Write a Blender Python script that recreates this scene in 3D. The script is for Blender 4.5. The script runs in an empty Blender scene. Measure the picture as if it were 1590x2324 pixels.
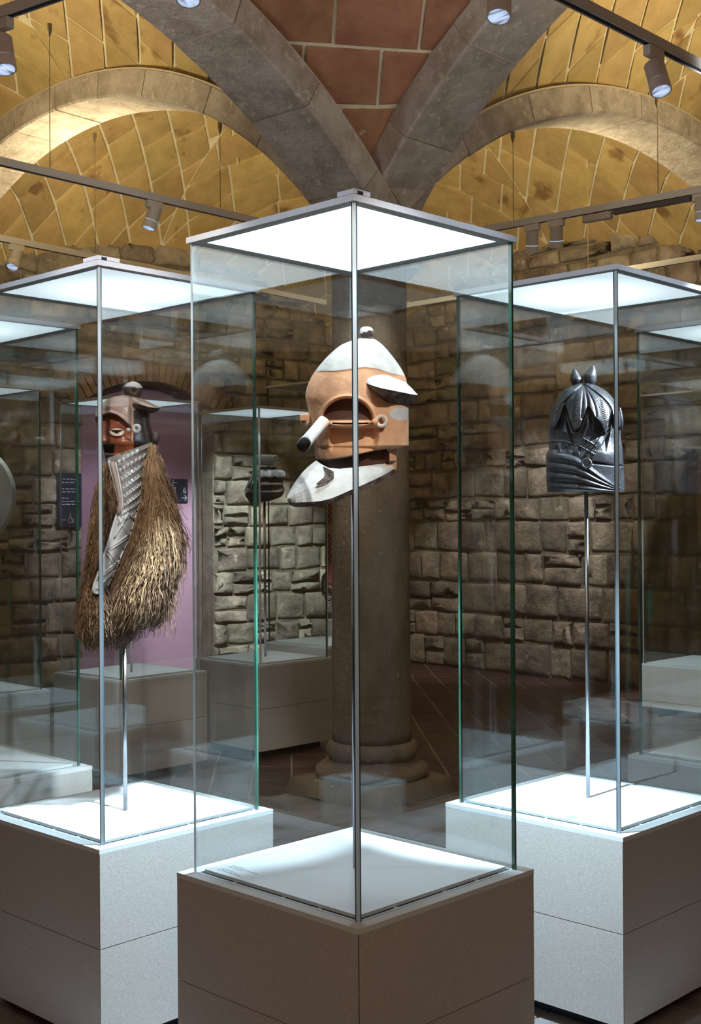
import bpy, bmesh, math, random
import numpy as np
from mathutils import Vector, Matrix
R = math.radians
rng = random.Random(7)
sc = bpy.context.scene
COL = sc.collection

# ---------------------------------------------------------------- camera, world, exposure
F, HX, HY, ROLL, EYE = 2812.0, 795.0, 1183.0, -0.006, 1.52      # 1590 x 2324 frame
cam = bpy.data.cameras.new('camera'); camo = bpy.data.objects.new('camera', cam); COL.objects.link(camo)
cam.sensor_fit = 'HORIZONTAL'; cam.sensor_width = 36.0; cam.lens = F / 1590 * 36
cam.shift_y = (HY - 1162) / 1590; cam.clip_start = 0.05; cam.clip_end = 60
_c, _s = math.cos(ROLL), math.sin(ROLL)
camo.matrix_world = Matrix(((_c, -_s, 0, 0), (0, 0, -1, 0), (_s, _c, 0, EYE), (0, 0, 0, 1)))
sc.camera = camo
w = bpy.data.worlds.new('world'); sc.world = w; w.use_nodes = True
w.node_tree.nodes['Background'].inputs[0].default_value = (1.0, 0.82, 0.62, 1)
w.node_tree.nodes['Background'].inputs[1].default_value = 0.02
sc.view_settings.view_transform = 'Standard'; sc.view_settings.look = 'None'
sc.view_settings.exposure = 0.0; sc.view_settings.gamma = 1.0
sc.view_settings.use_curve_mapping = False
cy = sc.cycles
cy.transparent_max_bounces = 48; cy.max_bounces = 8; cy.diffuse_bounces = 4; cy.glossy_bounces = 4
cy.transmission_bounces = 4; cy.use_denoising = True; cy.sample_clamp_indirect = 4.0
cy.caustics_reflective = False; cy.caustics_refractive = False

def lamp(kind, name, loc, target, energy, color, size=0.1, angle=None, blend=0.4, sizey=None):
    l = bpy.data.lights.new(name, kind); l.energy = energy; l.color = color
    if kind == 'AREA':
        l.size = size
        if sizey: l.shape = 'RECTANGLE'; l.size_y = sizey
    else: l.shadow_soft_size = size
    if kind == 'SPOT': l.spot_size = R(angle); l.spot_blend = blend
    o = bpy.data.objects.new(name, l); COL.objects.link(o); o.location = loc
    o.rotation_euler = (Vector(target) - Vector(loc)).to_track_quat('-Z', 'Y').to_euler()
    return o
WARM = (1.0, 0.82, 0.48); AMB = (1.0, 0.69, 0.48); COOL = (0.72, 0.87, 1.0)
# uplights hidden on top of the lighting tracks wash the vaults
lamp('AREA', 'vault_uplight', (-2.45, 6.75, 3.52), (-3.0, 7.3, 6), 62, WARM, 0.5)
lamp('AREA', 'vault_uplight', (2.55, 6.75, 3.52), (3.2, 7.2, 6), 58, WARM, 0.5)
lamp('AREA', 'vault_uplight', (-1.75, 9.3, 3.50), (-1.5, 10.0, 6), 52, WARM, 0.5)
lamp('AREA', 'vault_uplight', (1.25, 9.0, 3.50), (1.4, 10.0, 6), 44, WARM, 0.5)
lamp('SPOT', 'rib_fill_spot', (-1.95, 5.05, 3.30), (-.75, 5.95, 3.95), 26, (1.0, .95, .90), .12, 95, .8)  # fill spots added below the ribs to brighten their undersides, on no track
lamp('SPOT', 'rib_fill_spot', (1.75, 5.25, 3.30), (.95, 6.05, 4.0), 26, (1.0, .95, .88), .12, 95, .8)
# soft room light of the bay behind the photographer
lamp('AREA', 'room_ambient', (0.2, -1.5, 4.2), (0, 4.5, 1.8), 80, AMB, 3.0)
# weak fill lights added over the near bay for the ribs and the red web
lamp('AREA', 'rib_fill', (-1.0, 4.45, 3.50), (-.55, 5.3, 5), 7, (1.0, .90, .80), 0.4)
lamp('AREA', 'rib_fill', (1.0, 4.75, 3.50), (.7, 5.4, 5), 7, (1.0, .90, .80), 0.4)

# hard key spots added out of view, without fixtures, on the three near masks
lamp('SPOT', 'mask_key', (1.15, 0.9, 3.4), (0.0, 3.15, 1.74), 350, (1.0, .97, .92), .03, 15, .5)
lamp('SPOT', 'mask_key', (-.35, .9, 3.4), (-.72, 3.9, 1.70), 420, (1.0, .95, .88), .03, 18, .5)
lamp('SPOT', 'mask_key', (3.1, 3.7, 3.30), (.80, 4.05, 1.80), 2300, (.80, .90, 1.0), .03, 13, .5)
# added beams without fixtures that graze the lids from both sides
lamp('SPOT', 'lid_beam', (-3.4, .9, 3.4), (-.85, 3.75, 2.42), 340, COOL, .04, 12, .7)
lamp('SPOT', 'lid_beam', (-2.6, .5, 3.4), (-.15, 3.0, 2.42), 230, COOL, .04, 12, .7)
lamp('SPOT', 'lid_beam', (3.3, .9, 3.4), (.90, 3.85, 2.42), 340, COOL, .04, 12, .7)
lamp('SPOT', 'lid_beam', (2.6, .6, 3.4), (.25, 3.05, 2.42), 270, COOL, .04, 12, .7)
# wash on the column and the slabs before it
lamp('SPOT', 'column_wash', (-.60, 4.35, 3.32), (0.0, 6.95, .9), 60, (1.0, .90, .74), .05, 50, .7)
lamp('SPOT', 'column_wash', (.55, 4.3, 3.32), (0.3, 6.6, .6), 45, (.92, .93, 1.0), .05, 50, .7)
# ---------------------------------------------------------------- pixel -> world, projection
def P(x, y, Y):
    a, b = x - HX, y - HY
    u = _c * a + _s * b; v = -_s * a + _c * b
    return Vector((u * Y / F, Y, EYE - v * Y / F))
def Pz(x, y, z):                      # pixel ray met at height z
    a, b = x - HX, y - HY
    v = -_s * a + _c * b
    return P(x, y, (EYE - z) * F / v)
def proj(p):
    if p[1] < 0.05: return (1e5, 1e5)
    u = p[0] / p[1] * F; v = -(p[2] - EYE) / p[1] * F
    return (HX + _c * u - _s * v, HY + _s * u + _c * v)

# ---------------------------------------------------------------- materials
MATS = {}
def mat(name, col, rough=0.6, metal=0.0, col2=None, ns=6.0, amt=1.0, rand=0.0, bump=0.0, bs=30.0,
        spots=None, emit=None, estr=1.0, spec=0.5, ndet=6, streak=None, coat=0.0, contrast=None):
    if name in MATS: return MATS[name]
    m = bpy.data.materials.new(name); m.use_nodes = True; MATS[name] = m
    nt = m.node_tree; N = nt.nodes; L = nt.links; b = N['Principled BSDF']
    b.inputs['Roughness'].default_value = rough; b.inputs['Metallic'].default_value = metal
    b.inputs['Specular IOR Level'].default_value = spec
    if coat: b.inputs['Coat Weight'].default_value = coat
    def rgb(c): return (c[0], c[1], c[2], 1)
    b.inputs['Base Color'].default_value = rgb(col)
    pos = N.new('ShaderNodeNewGeometry').outputs['Position']
    out = None
    if col2:
        src = pos
        if streak:
            mp = N.new('ShaderNodeMapping'); mp.inputs['Scale'].default_value = streak
            L.new(pos, mp.inputs['Vector']); src = mp.outputs[0]
        n = N.new('ShaderNodeTexNoise'); n.inputs['Scale'].default_value = ns; n.inputs['Detail'].default_value = ndet
        n.inputs['Roughness'].default_value = 0.65
        L.new(src, n.inputs['Vector'])
        rp = N.new('ShaderNodeValToRGB'); lo, hi = contrast or (0.35, 0.65)
        rp.color_ramp.elements[0].position = lo; rp.color_ramp.elements[1].position = hi
        rp.color_ramp.elements[0].color = rgb(col); rp.color_ramp.elements[1].color = rgb(col2)
        L.new(n.outputs['Fac'], rp.inputs[0]); out = rp.outputs[0]
    if spots:                          # (color, scale, threshold)
        n = N.new('ShaderNodeTexNoise'); n.inputs['Scale'].default_value = spots[1]; n.inputs['Detail'].default_value = 3
        L.new(pos, n.inputs['Vector'])
        rp = N.new('ShaderNodeValToRGB'); rp.color_ramp.elements[0].position = spots[2]
        rp.color_ramp.elements[1].position = min(1, spots[2] + 0.07)
        L.new(n.outputs['Fac'], rp.inputs[0])
        mx = N.new('ShaderNodeMix'); mx.data_type = 'RGBA'
        L.new(rp.outputs[0], mx.inputs[0])
        if out: L.new(out, mx.inputs[6])
        else: mx.inputs[6].default_value = rgb(col)
        mx.inputs[7].default_value = rgb(spots[0]); out = mx.outputs[2]
    if rand:
        oi = N.new('ShaderNodeObjectInfo'); hs = N.new('ShaderNodeHueSaturation')
        mr = N.new('ShaderNodeMapRange'); mr.inputs[3].default_value = 1 - rand; mr.inputs[4].default_value = 1 + rand * 0.8
        L.new(oi.outputs['Random'], mr.inputs[0]); L.new(mr.outputs[0], hs.inputs['Value'])
        ml = N.new('ShaderNodeMath'); ml.operation = 'MULTIPLY'; ml.inputs[1].default_value = 37.7
        fr = N.new('ShaderNodeMath'); fr.operation = 'FRACT'
        L.new(oi.outputs['Random'], ml.inputs[0]); L.new(ml.outputs[0], fr.inputs[0])
        m2 = N.new('ShaderNodeMapRange'); m2.inputs[3].default_value = 0.5 - rand * 0.06; m2.inputs[4].default_value = 0.5 + rand * 0.05
        L.new(fr.outputs[0], m2.inputs[0]); L.new(m2.outputs[0], hs.inputs['Hue'])
        if out: L.new(out, hs.inputs['Color'])
        else: hs.inputs['Color'].default_value = rgb(col)
        out = hs.outputs[0]
    if out: L.new(out, b.inputs['Base Color'])
    if bump:
        n = N.new('ShaderNodeTexNoise'); n.inputs['Scale'].default_value = bs; n.inputs['Detail'].default_value = 8
        n.inputs['Roughness'].default_value = 0.62
        L.new(pos, n.inputs['Vector'])
        bp = N.new('ShaderNodeBump'); bp.inputs['Strength'].default_value = min(1, bump); bp.inputs['Distance'].default_value = 0.02 * max(1, bump)
        L.new(n.outputs['Fac'], bp.inputs['Height']); L.new(bp.outputs[0], b.inputs['Normal'])
    if emit:
        b.inputs['Emission Color'].default_value = rgb(emit); b.inputs['Emission Strength'].default_value = estr
    return m

def glass_mat(name, tint, refl):
    m = bpy.data.materials.new(name); m.use_nodes = True; MATS[name] = m
    nt = m.node_tree; N = nt.nodes; L = nt.links; N.clear()
    g = N.new('ShaderNodeNewGeometry')
    d = N.new('ShaderNodeVectorMath'); d.operation = 'DOT_PRODUCT'
    L.new(g.outputs['Incoming'], d.inputs[0]); L.new(g.outputs['Normal'], d.inputs[1])
    ab = N.new('ShaderNodeMath'); ab.operation = 'ABSOLUTE'; L.new(d.outputs['Value'], ab.inputs[0])
    su = N.new('ShaderNodeMath'); su.operation = 'SUBTRACT'; su.inputs[0].default_value = 1.0; L.new(ab.outputs[0], su.inputs[1])
    pw = N.new('ShaderNodeMath'); pw.operation = 'POWER'; pw.inputs[1].default_value = 5.0; L.new(su.outputs[0], pw.inputs[0])
    mr = N.new('ShaderNodeMapRange'); mr.inputs[3].default_value = refl; mr.inputs[4].default_value = 1.0
    L.new(pw.outputs[0], mr.inputs[0])
    t = N.new('ShaderNodeBsdfTransparent'); t.inputs[0].default_value = tint
    gl = N.new('ShaderNodeBsdfGlossy'); gl.inputs['Roughness'].default_value = 0.0; gl.inputs[0].default_value = (0.93, 0.98, 1, 1)
    mx = N.new('ShaderNodeMixShader'); L.new(mr.outputs[0], mx.inputs[0]); L.new(t.outputs[0], mx.inputs[1]); L.new(gl.outputs[0], mx.inputs[2])
    o = N.new('ShaderNodeOutputMaterial'); L.new(mx.outputs[0], o.inputs[0])
    return m

GLASS = glass_mat('clear_glass', (0.98, 0.992, 0.99, 1), 0.06)
EDGE_GREEN = mat('green_glass_edge', (0.015, 0.07, 0.045), 0.12, 0.0, (0.06, 0.20, 0.14), 1.6, spec=0.9, streak=(0.3, 0.3, 2.2))
EDGE_LIGHT = mat('pale_glass_edge', (0.42, 0.60, 0.66), 0.25, 0.0, (0.62, 0.76, 0.80), 2.0, spec=0.8, streak=(.3, .3, 1))
def edge_translucent(name, col):
    m = bpy.data.materials.new(name); m.use_nodes = True; MATS[name] = m; N = m.node_tree.nodes; L = m.node_tree.links; N.clear()
    a = N.new('ShaderNodeBsdfTranslucent'); a.inputs[0].default_value = col; b = N.new('ShaderNodeBsdfDiffuse'); b.inputs[0].default_value = col
    c = N.new('ShaderNodeBsdfGlossy'); c.inputs['Roughness'].default_value = .2
    m1 = N.new('ShaderNodeMixShader'); m1.inputs[0].default_value = .35; L.new(a.outputs[0], m1.inputs[1]); L.new(b.outputs[0], m1.inputs[2])
    m2 = N.new('ShaderNodeMixShader'); m2.inputs[0].default_value = .08; L.new(m1.outputs[0], m2.inputs[1]); L.new(c.outputs[0], m2.inputs[2])
    o = N.new('ShaderNodeOutputMaterial'); L.new(m2.outputs[0], o.inputs[0]); return m
EDGE_LIT = edge_translucent('lit_glass_edge', (.86, .95, 1, 1))  # clear glass edge coloured pale for the light and reflections it catches
EDGE_DARK = mat('dark_glass_edge', (0.04, 0.09, 0.13), 0.15, 0.0, spec=0.9)
ALU = mat('brushed_aluminium', (0.76, 0.79, 0.86), 0.35, 0.1)
STEEL = mat('polished_steel_rod', (0.55, 0.56, 0.60), 0.22, 0.95)
WHITE_DECK = mat('white_deck', (0.74, 0.78, 0.80), 0.45)
BOARD = mat('white_board', (0.80, 0.84, 0.86), 0.5)
PLINTH = mat('speckled_grey_paint', (0.47, 0.445, 0.42), 0.5, 0, (0.62, 0.595, 0.57), 200, ndet=2, contrast=(.3, .7), bump=0.08, bs=260)
TOE = mat('dark_recess', (0.012, 0.02, 0.03), 0.4)
SLOT = mat('dark_slot', (0.02, 0.03, 0.05), 0.5)
INK = mat('grey_ink', (0.22, 0.27, 0.30), 0.7)
FRAME_IN = mat('pale_lid_trim', (0.62, 0.66, 0.66), 0.4)
MORTAR_C = mat('pale_ceiling_mortar', (0.66, 0.60, 0.43), 0.9, 0, (0.76, 0.71, 0.56), 9, bump=.5, bs=40)
TILE_Y = mat('ochre_vault_tile', (0.38, 0.275, 0.115), 0.85, 0, (0.50, 0.37, 0.17), 5, rand=0.17, bump=.35, bs=26, spots=((0.22, 0.13, 0.055), 3.1, 0.62))
TILE_R = mat('red_vault_tile', (0.26, 0.115, 0.062), 0.85, 0, (0.36, 0.19, 0.11), 6, rand=0.22, bump=.4, bs=24, spots=((0.52, 0.42, 0.32), 14, 0.68))
ARCHST = mat('grey_brown_arch_stone', (0.33, 0.28, 0.23), 0.9, 0, (0.52, 0.47, 0.42), 7, rand=0.10, bump=.9, bs=28, spots=((0.55, 0.50, 0.44), 22, 0.6))
ARCHMO = mat('arch_mortar', (0.55, 0.48, 0.38), 0.9, bump=.4)
COLST = mat('brown_column_stone', (0.20, 0.145, 0.10), 0.9, 0, (0.32, 0.25, 0.185), 5, bump=.9, bs=30, spots=((0.50, 0.42, 0.34), 34, 0.66), streak=(1, 1, 0.45))
STONE = mat('rubble_stone', (0.145, 0.118, 0.10), 0.92, 0, (0.50, 0.44, 0.375), 4.2, rand=0.36, bump=2.2, bs=11, contrast=(.30, .68), spots=((0.62, 0.57, 0.50), 9, .66))
WMORT = mat('wall_mortar', (0.15, 0.125, 0.10), 0.95, 0, (0.30, 0.26, 0.21), 7, bump=.9, bs=18)
BRICK = mat('arch_brick', (0.22, 0.145, 0.085), 0.9, 0, (0.32, 0.22, 0.13), 9, rand=0.2, bump=.5)
FTILE = mat('dark_red_paver', (0.055, 0.026, 0.020), 0.42, 0, (0.10, 0.052, 0.042), 7, rand=0.3, bump=.25, bs=24)
FSLAB = mat('grey_stone_slab', (0.14, 0.128, 0.125), 0.36, 0, (0.32, 0.30, 0.30), 3.5, rand=0.15, bump=.35, bs=14)
FMORT = mat('floor_mortar', (0.36, 0.29, 0.22), 0.85, 0, (0.14, .10, .08), 2.5)
PURPLE = mat('purple_paint', (0.40, 0.25, 0.38), 0.8, bump=.08, bs=120)
NAVY = mat('navy_sign', (0.010, 0.016, 0.045), 0.5)
SIGNTXT = mat('pale_lettering', (0.42, 0.46, 0.58), 0.6)
TRACKM = mat('warm_white_track', (0.82, 0.83, 0.84), 0.5)
LAMPM = mat('grey_lamp_housing', (0.66, 0.64, 0.62), 0.5)
LAMPR = mat('pale_lamp_ring', (0.82, 0.80, 0.78), 0.45)
LENS = mat('lit_lamp_lens', (0.5, 0.6, 0.9), 0.3, emit=(0.55, 0.72, 1.0), estr=5.0)
WIRE = mat('thin_wire', (0.20, 0.15, 0.08), 0.6)

# ---------------------------------------------------------------- object helpers
def tag(o, label=None, cat=None, group=None, kind=None):
    if label: o['label'] = label
    if cat: o['category'] = cat
    if group: o['group'] = group
    if kind: o['kind'] = kind
    return o
def empty(name, loc, rz=0, **k):
    o = bpy.data.objects.new(name, None); o.empty_display_size = 0.1
    o.location = loc; o.rotation_euler = (0, 0, rz); COL.objects.link(o); return tag(o, **k)
MESH = {}
def mk(name, V, Fc, m, parent=None, smooth=False, mi=None, key=None, loc=None, bevel=0, wn=False, **k):
    """V in the parent's local space; the origin goes to the middle of the piece"""
    ms = m if isinstance(m, (list, tuple)) else [m]
    if key and key in MESH: me, c = MESH[key]
    else:
        A = np.array([tuple(v) for v in V], dtype=float)
        c = (A.min(0) + A.max(0)) / 2 if loc is None else np.array(loc, float)
        me = bpy.data.meshes.new(name); me.from_pydata((A - c).tolist(), [], [list(f) for f in Fc])
        for q in ms: me.materials.append(q)
        if mi is not None: me.polygons.foreach_set('material_index', mi)
        if smooth: me.polygons.foreach_set('use_smooth', [True] * len(me.polygons))
        me.update()
        if key: MESH[key] = (me, c)
    o = bpy.data.objects.new(name, me); COL.objects.link(o); o.location = tuple(c)
    if parent: o.parent = parent
    if bevel:
        b = o.modifiers.new('bevel', 'BEVEL'); b.width = bevel; b.segments = 2; b.limit_method = 'ANGLE'
    return tag(o, **k)
def under(child, part):      # make a piece the child of a part of the same thing
    child.location = Vector(child.location) - Vector(part.location); child.parent = part; return child
def shift(V, L): return [(v[0] - L[0], v[1] - L[1], v[2] - L[2]) for v in V]
def box(x0, x1, y0, y1, z0, z1):
    V = [(x0, y0, z0), (x1, y0, z0), (x1, y1, z0), (x0, y1, z0), (x0, y0, z1), (x1, y0, z1), (x1, y1, z1), (x0, y1, z1)]
    return V, [(0, 3, 2, 1), (4, 5, 6, 7), (0, 1, 5, 4), (1, 2, 6, 5), (2, 3, 7, 6), (3, 0, 4, 7)]
def join(*parts):
    V, Fc = [], []
    for v, f in parts:
        n = len(V); V += list(v); Fc += [tuple(i + n for i in q) for q in f]
    return V, Fc
def tube(pts, r, n=8, cap=True):
    """tube along points; r scalar or list"""
    pts = [Vector(p) for p in pts]; V = []; Fc = []
    rs = r if isinstance(r, (list, tuple)) else [r] * len(pts)
    ref = None
    for i, p in enumerate(pts):
        d = (pts[min(i + 1, len(pts) - 1)] - pts[max(i - 1, 0)]).normalized()
        if ref is None: ref = Vector((0, 0, 1)) if abs(d.z) < 0.9 else Vector((1, 0, 0))
        a = d.cross(ref).normalized(); b = d.cross(a).normalized(); ref = a.cross(d) if True else ref
        ref = -b
        for k in range(n):
            t = 2 * math.pi * k / n; V.append(p + (a * math.cos(t) + b * math.sin(t)) * rs[i])
    for i in range(len(pts) - 1):
        for k in range(n):
            k2 = (k + 1) % n; Fc.append((i * n + k, i * n + k2, (i + 1) * n + k2, (i + 1) * n + k))
    if cap: Fc.append(tuple(range(n))[::-1]); Fc.append(tuple((len(pts) - 1) * n + k for k in range(n)))
    return V, Fc
def lathe(prof, n=48, c=(0, 0)):
    V = []; Fc = []
    for r, z in prof:
        for k in range(n): t = 2 * math.pi * k / n; V.append((c[0] + r * math.cos(t), c[1] + r * math.sin(t), z))
    for i in range(len(prof) - 1):
        for k in range(n):
            k2 = (k + 1) % n; Fc.append((i * n + k, i * n + k2, (i + 1) * n + k2, (i + 1) * n + k))
    Fc.append(tuple(range(n))[::-1]); Fc.append(tuple((len(prof) - 1) * n + k for k in range(n)))
    return V, Fc
def ball(c, rx, ry, rz, nu=20, nv=12, fn=None):
    V = []; Fc = []
    for j in range(nv + 1):
        b = -math.pi / 2 + math.pi * j / nv
        for i in range(nu):
            a = 2 * math.pi * i / nu; d = Vector((math.cos(b) * math.cos(a), math.cos(b) * math.sin(a), math.sin(b)))
            s = fn(d) if fn else 1
            V.append((c[0] + rx * d.x * s, c[1] + ry * d.y * s, c[2] + rz * d.z * s))
    for j in range(nv):
        for i in range(nu):
            i2 = (i + 1) % nu; Fc.append((j * nu + i, j * nu + i2, (j + 1) * nu + i2, (j + 1) * nu + i))
    return V, Fc
#==ROOM==
# ---------------------------------------------------------------- arches and vaults
AR = {  # direction, tc, zc (above eye), radius
 'A': (-2.272, 2.439, -0.586, 3.115), 'B': (-0.776, 2.692, -0.233, 3.232),
 'C': (2.409, 2.758, -0.278, 3.174), 'D': (0.722, 2.338, -0.547, 3.211)}
KX, KY = 0.174, 6.95; AW, AH = 0.407, 0.154
def adir(a): return np.array([math.cos(AR[a][0]), math.sin(AR[a][0])])
def prof(a, t):
    _, tc, zc, r = AR[a]; r2 = r + AH
    return EYE + zc + math.sqrt(max(0.01, r2 * r2 - (t - tc) ** 2))
K2 = np.array([KX, KY])
END = {a: K2 + adir(a) * 2 * AR[a][1] for a in AR}
W4 = {'AC': END['A'] + END['C'] - K2, 'AB': END['A'] + END['B'] - K2, 'BD': END['B'] + END['D'] - K2, 'CD': np.array([0.2, 13.8])}
def surf(bay):
    a, b = bay; pa, pb, pw = END[a], END[b], W4[bay]
    za, zb = prof(a, 0), prof(b, 0)
    def f(u, v, off=0.0):
        p = K2 * (1 - u) * (1 - v) + pa * u * (1 - v) + pb * (1 - u) * v + pw * u * v
        su, sv = min(u, 1 - u), min(v, 1 - v); e = 0.02
        la, lb = 2 * AR[a][1], 2 * AR[b][1]
        da, db = .085 * sv / (su + sv + .02), .085 * su / (su + sv + .02)   # the web starts at the faces of the ribs
        ta = u * la - da * (1 - 2 * u); tb = v * lb - db * (1 - 2 * v)
        g1 = prof(a, ta) - za; g2 = prof(b, tb) - zb
        base = (za * (su + e) + zb * (sv + e)) / (su + sv + 2 * e)
        z = g1 + g2 + base
        if bay == 'CD': z -= 0.36 * v * v * 4 * u * (1 - u)
        if bay == 'AB':                      # the near web is laid flat across its corner
            pp = u + v
            if 1e-6 < pp < 1:
                t = u / pp; ea, eb = prof('A', pp * 2 * AR['A'][1]), prof('B', pp * 2 * AR['B'][1])
                m = 1 if pp < .6 else (1 - pp) / .4
                z = z * (1 - .85 * m) + (ea * t + eb * (1 - t)) * .85 * m
        return (p[0], p[1], z + off)
    return f
def clip(poly, a, b, c):   # keep a*x+b*y<=c
    out = []
    for i in range(len(poly)):
        p, q = poly[i], poly[(i + 1) % len(poly)]
        dp, dq = a * p[0] + b * p[1] - c, a * q[0] + b * q[1] - c
        if dp <= 0: out.append(p)
        if dp * dq < 0:
            t = dp / (dp - dq); out.append((p[0] + (q[0] - p[0]) * t, p[1] + (q[1] - p[1]) * t))
    return out
def inset(poly, g):
    cx = sum(p[0] for p in poly) / len(poly); cy_ = sum(p[1] for p in poly) / len(poly)
    out = []
    for i in range(len(poly)):      # move every edge inwards by g
        p0, p1, p2 = poly[i - 1], poly[i], poly[(i + 1) % len(poly)]
        def nrm(a, b):
            dx, dy = b[0] - a[0], b[1] - a[1]; l = math.hypot(dx, dy) or 1
            n = (-dy / l, dx / l)
            if n[0] * (cx - a[0]) + n[1] * (cy_ - a[1]) < 0: n = (-n[0], -n[1])
            return n
        n1, n2 = nrm(p0, p1), nrm(p1, p2)
        k = 1 + n1[0] * n2[0] + n1[1] * n2[1]
        if k < 0.3: k = 0.3
        out.append((p1[0] + (n1[0] + n2[0]) * g / k, p1[1] + (n1[1] + n2[1]) * g / k))
    return out
def area(poly): return abs(sum(poly[i - 1][0] * poly[i][1] - poly[i][0] * poly[i - 1][1] for i in range(len(poly)))) / 2

def vault(bay, tmat, course=0.30, tlen=0.42):
    f = surf(bay); n = 56
    V = [f(i / n, j / n) for i in range(n + 1) for j in range(n + 1)]
    Fc = [(i * (n + 1) + j, (i + 1) * (n + 1) + j, (i + 1) * (n + 1) + j + 1, i * (n + 1) + j + 1) for i in range(n) for j in range(n)]
    top = mk('ceiling', V, Fc, MORTAR_C, kind='structure', smooth=True, loc=(0, 0, 0))
    top['label'] = {'AC': 'ochre tiled vault over the left bay beside the left rib', 'AB': 'dark red tiled vault web between the two near ribs above the column',
      'BD': 'ochre tiled vault over the right bay beside the right rib', 'CD': 'ochre tiled vault behind the column seen through both side arches'}[bay]
    cand = []; rr = random.Random(hash(bay) % 99 if False else sum(map(ord, bay)))
    for cu in (0, 1):
        for cv in (0, 1):
            def at(p, q, off=0.0):
                u, v = (p + q) / 2, (p - q) / 2
                u = min(max(u, 0), 1); v = min(max(v, 0), 1)
                return f(u if cu == 0 else 1 - u, v if cv == 0 else 1 - v, off)
            ps = [0.0]
            while ps[-1] < 1.0:
                p = ps[-1]; dp = 0.01; a = Vector(at(p, 0))
                while p + dp < 1.0 and (Vector(at(p + dp, 0)) - a).length < course: dp += 0.004
                ps.append(p + dp)
            for k in range(len(ps) - 1):
                p0, p1 = ps[k], min(ps[k + 1], 1.0)
                if p1 - p0 < 0.012: continue
                dq = tlen / 3.7 * rr.uniform(0.9, 1.1); q0 = -1.2 + (k % 2) * dq / 2 + rr.uniform(-.01, .01)
                while q0 < 1:
                    dd = dq * rr.uniform(0.92, 1.08)
                    poly = [(p0, q0), (p1, q0), (p1, q0 + dd), (p0, q0 + dd)]; q0 += dd
                    if bay == 'AB' and not (cu or cv): poly = [(a_ + .30 * b_, b_) for a_, b_ in poly]
                    for c_ in ((-1, -1, 0), (-1, 1, 0), (1, 1, 1), (1, -1, 1)):
                        poly = clip(poly, *c_)
                        if len(poly) < 3: break
                    if len(poly) < 3 or area(poly) < 0.0004: continue
                    poly = inset(poly, 0.0028)
                    if area(poly) < 0.0003: continue
                    h = 0.010 + rr.uniform(0, .006)
                    lo = [at(a, b, -h) for a, b in poly]; hi = [at(a, b, 0.01) for a, b in poly]; m_ = len(poly)
                    lo2 = []
                    cc = Vector((0, 0, 0))
                    for q in lo: cc += Vector(q) / m_
                    for q in lo: lo2.append(tuple(Vector(q) * 0.955 + cc * 0.045 + Vector((0, 0, -0.003))))
                    V = hi + lo + lo2
                    Fc = [tuple(range(2 * m_, 3 * m_))] + [(i, (i + 1) % m_, m_ + (i + 1) % m_, m_ + i) for i in range(m_)] + [(m_ + i, m_ + (i + 1) % m_, 2 * m_ + (i + 1) % m_, 2 * m_ + i) for i in range(m_)]
                    x, y = proj(cc); vis = -420 < x < 2010 and -420 < y < 760
                    cand.append((0 if vis else 1, cc.y, V, Fc))
    cand.sort(key=lambda t: t[:2])
    one = [c for c in cand if c[0] == 0][:298]; ids = set(id(c) for c in one)
    for c in one: mk('tile', c[2], c[3], tmat, top)
    rest = [c for c in cand if id(c) not in ids]
    if rest:
        V, Fc = join(*[(c[2], c[3]) for c in rest]); mk('tile', V, Fc, tmat, top, kind='stuff', loc=(0, 0, 0))
    return top
vault('AB', TILE_R); vault('AC', TILE_Y); vault('BD', TILE_Y); vault('CD', TILE_Y, 0.30, 0.42)

def arch(a, label):
    ph, tc, zc, r = AR[a]; e = adir(a); n = np.array([-e[1], e[0]])
    th0 = math.acos(min(1, (tc - 0.02) / r)); th1 = math.pi - th0
    def pt(th, rad, s):
        t = tc - rad * math.cos(th); p = K2 + e * t + n * s
        return (p[0], p[1], EYE + zc + rad * math.sin(th))
    root = empty('stone_arch', (*(K2 + e * tc), EYE + zc + r), label=label, cat='arch', group='stone arches springing from the column')
    root['kind'] = 'structure'
    L = root.location; rr = random.Random(ord(a))
    def seg(ta, tb, ri, ro, hw, k=3, jit=0.0):
        V = []; dz = rr.uniform(-jit, jit)
        for i in range(k + 1):
            th = ta + (tb - ta) * i / k
            V += [pt(th, ri + dz, -hw + .012), pt(th, ri + dz, hw - .012), pt(th, ri + dz + .012, hw), pt(th, ro, hw), pt(th, ro, -hw), pt(th, ri + dz + .012, -hw)]
        Fc = []
        for i in range(k):
            for j in range(6): Fc.append((i * 6 + j, i * 6 + (j + 1) % 6, (i + 1) * 6 + (j + 1) % 6, (i + 1) * 6 + j))
        Fc += [(5, 4, 3, 2, 1, 0), tuple(k * 6 + j for j in range(6))]
        return shift(V, L), Fc
    V, Fc = seg(th0, th1, r + 0.008, r + AH + .03, AW / 2 - 0.008, 40)
    mk('mortar_core', V, Fc, ARCHMO, root)
    th = th0; g = 0.0016
    while th < th1 - 0.02:
        d = rr.uniform(0.15, 0.21)
        if th + d > th1 - 0.05: d = th1 - th
        V, Fc = seg(th + g, th + d - g, r, r + AH + 0.015, AW / 2, 4, 0.004)
        mk('voussoir', V, Fc, ARCHST, root); th += d
for a, l in (('A', 'wide grey stone rib rising from the column to the upper left corner'),
             ('B', 'wide grey stone rib rising from the column to the upper right'),
             ('C', 'stone arch left of the column with a pale lit underside'),
             ('D', 'stone arch right of the column with a pale lit underside')): arch(a, l)

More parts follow.
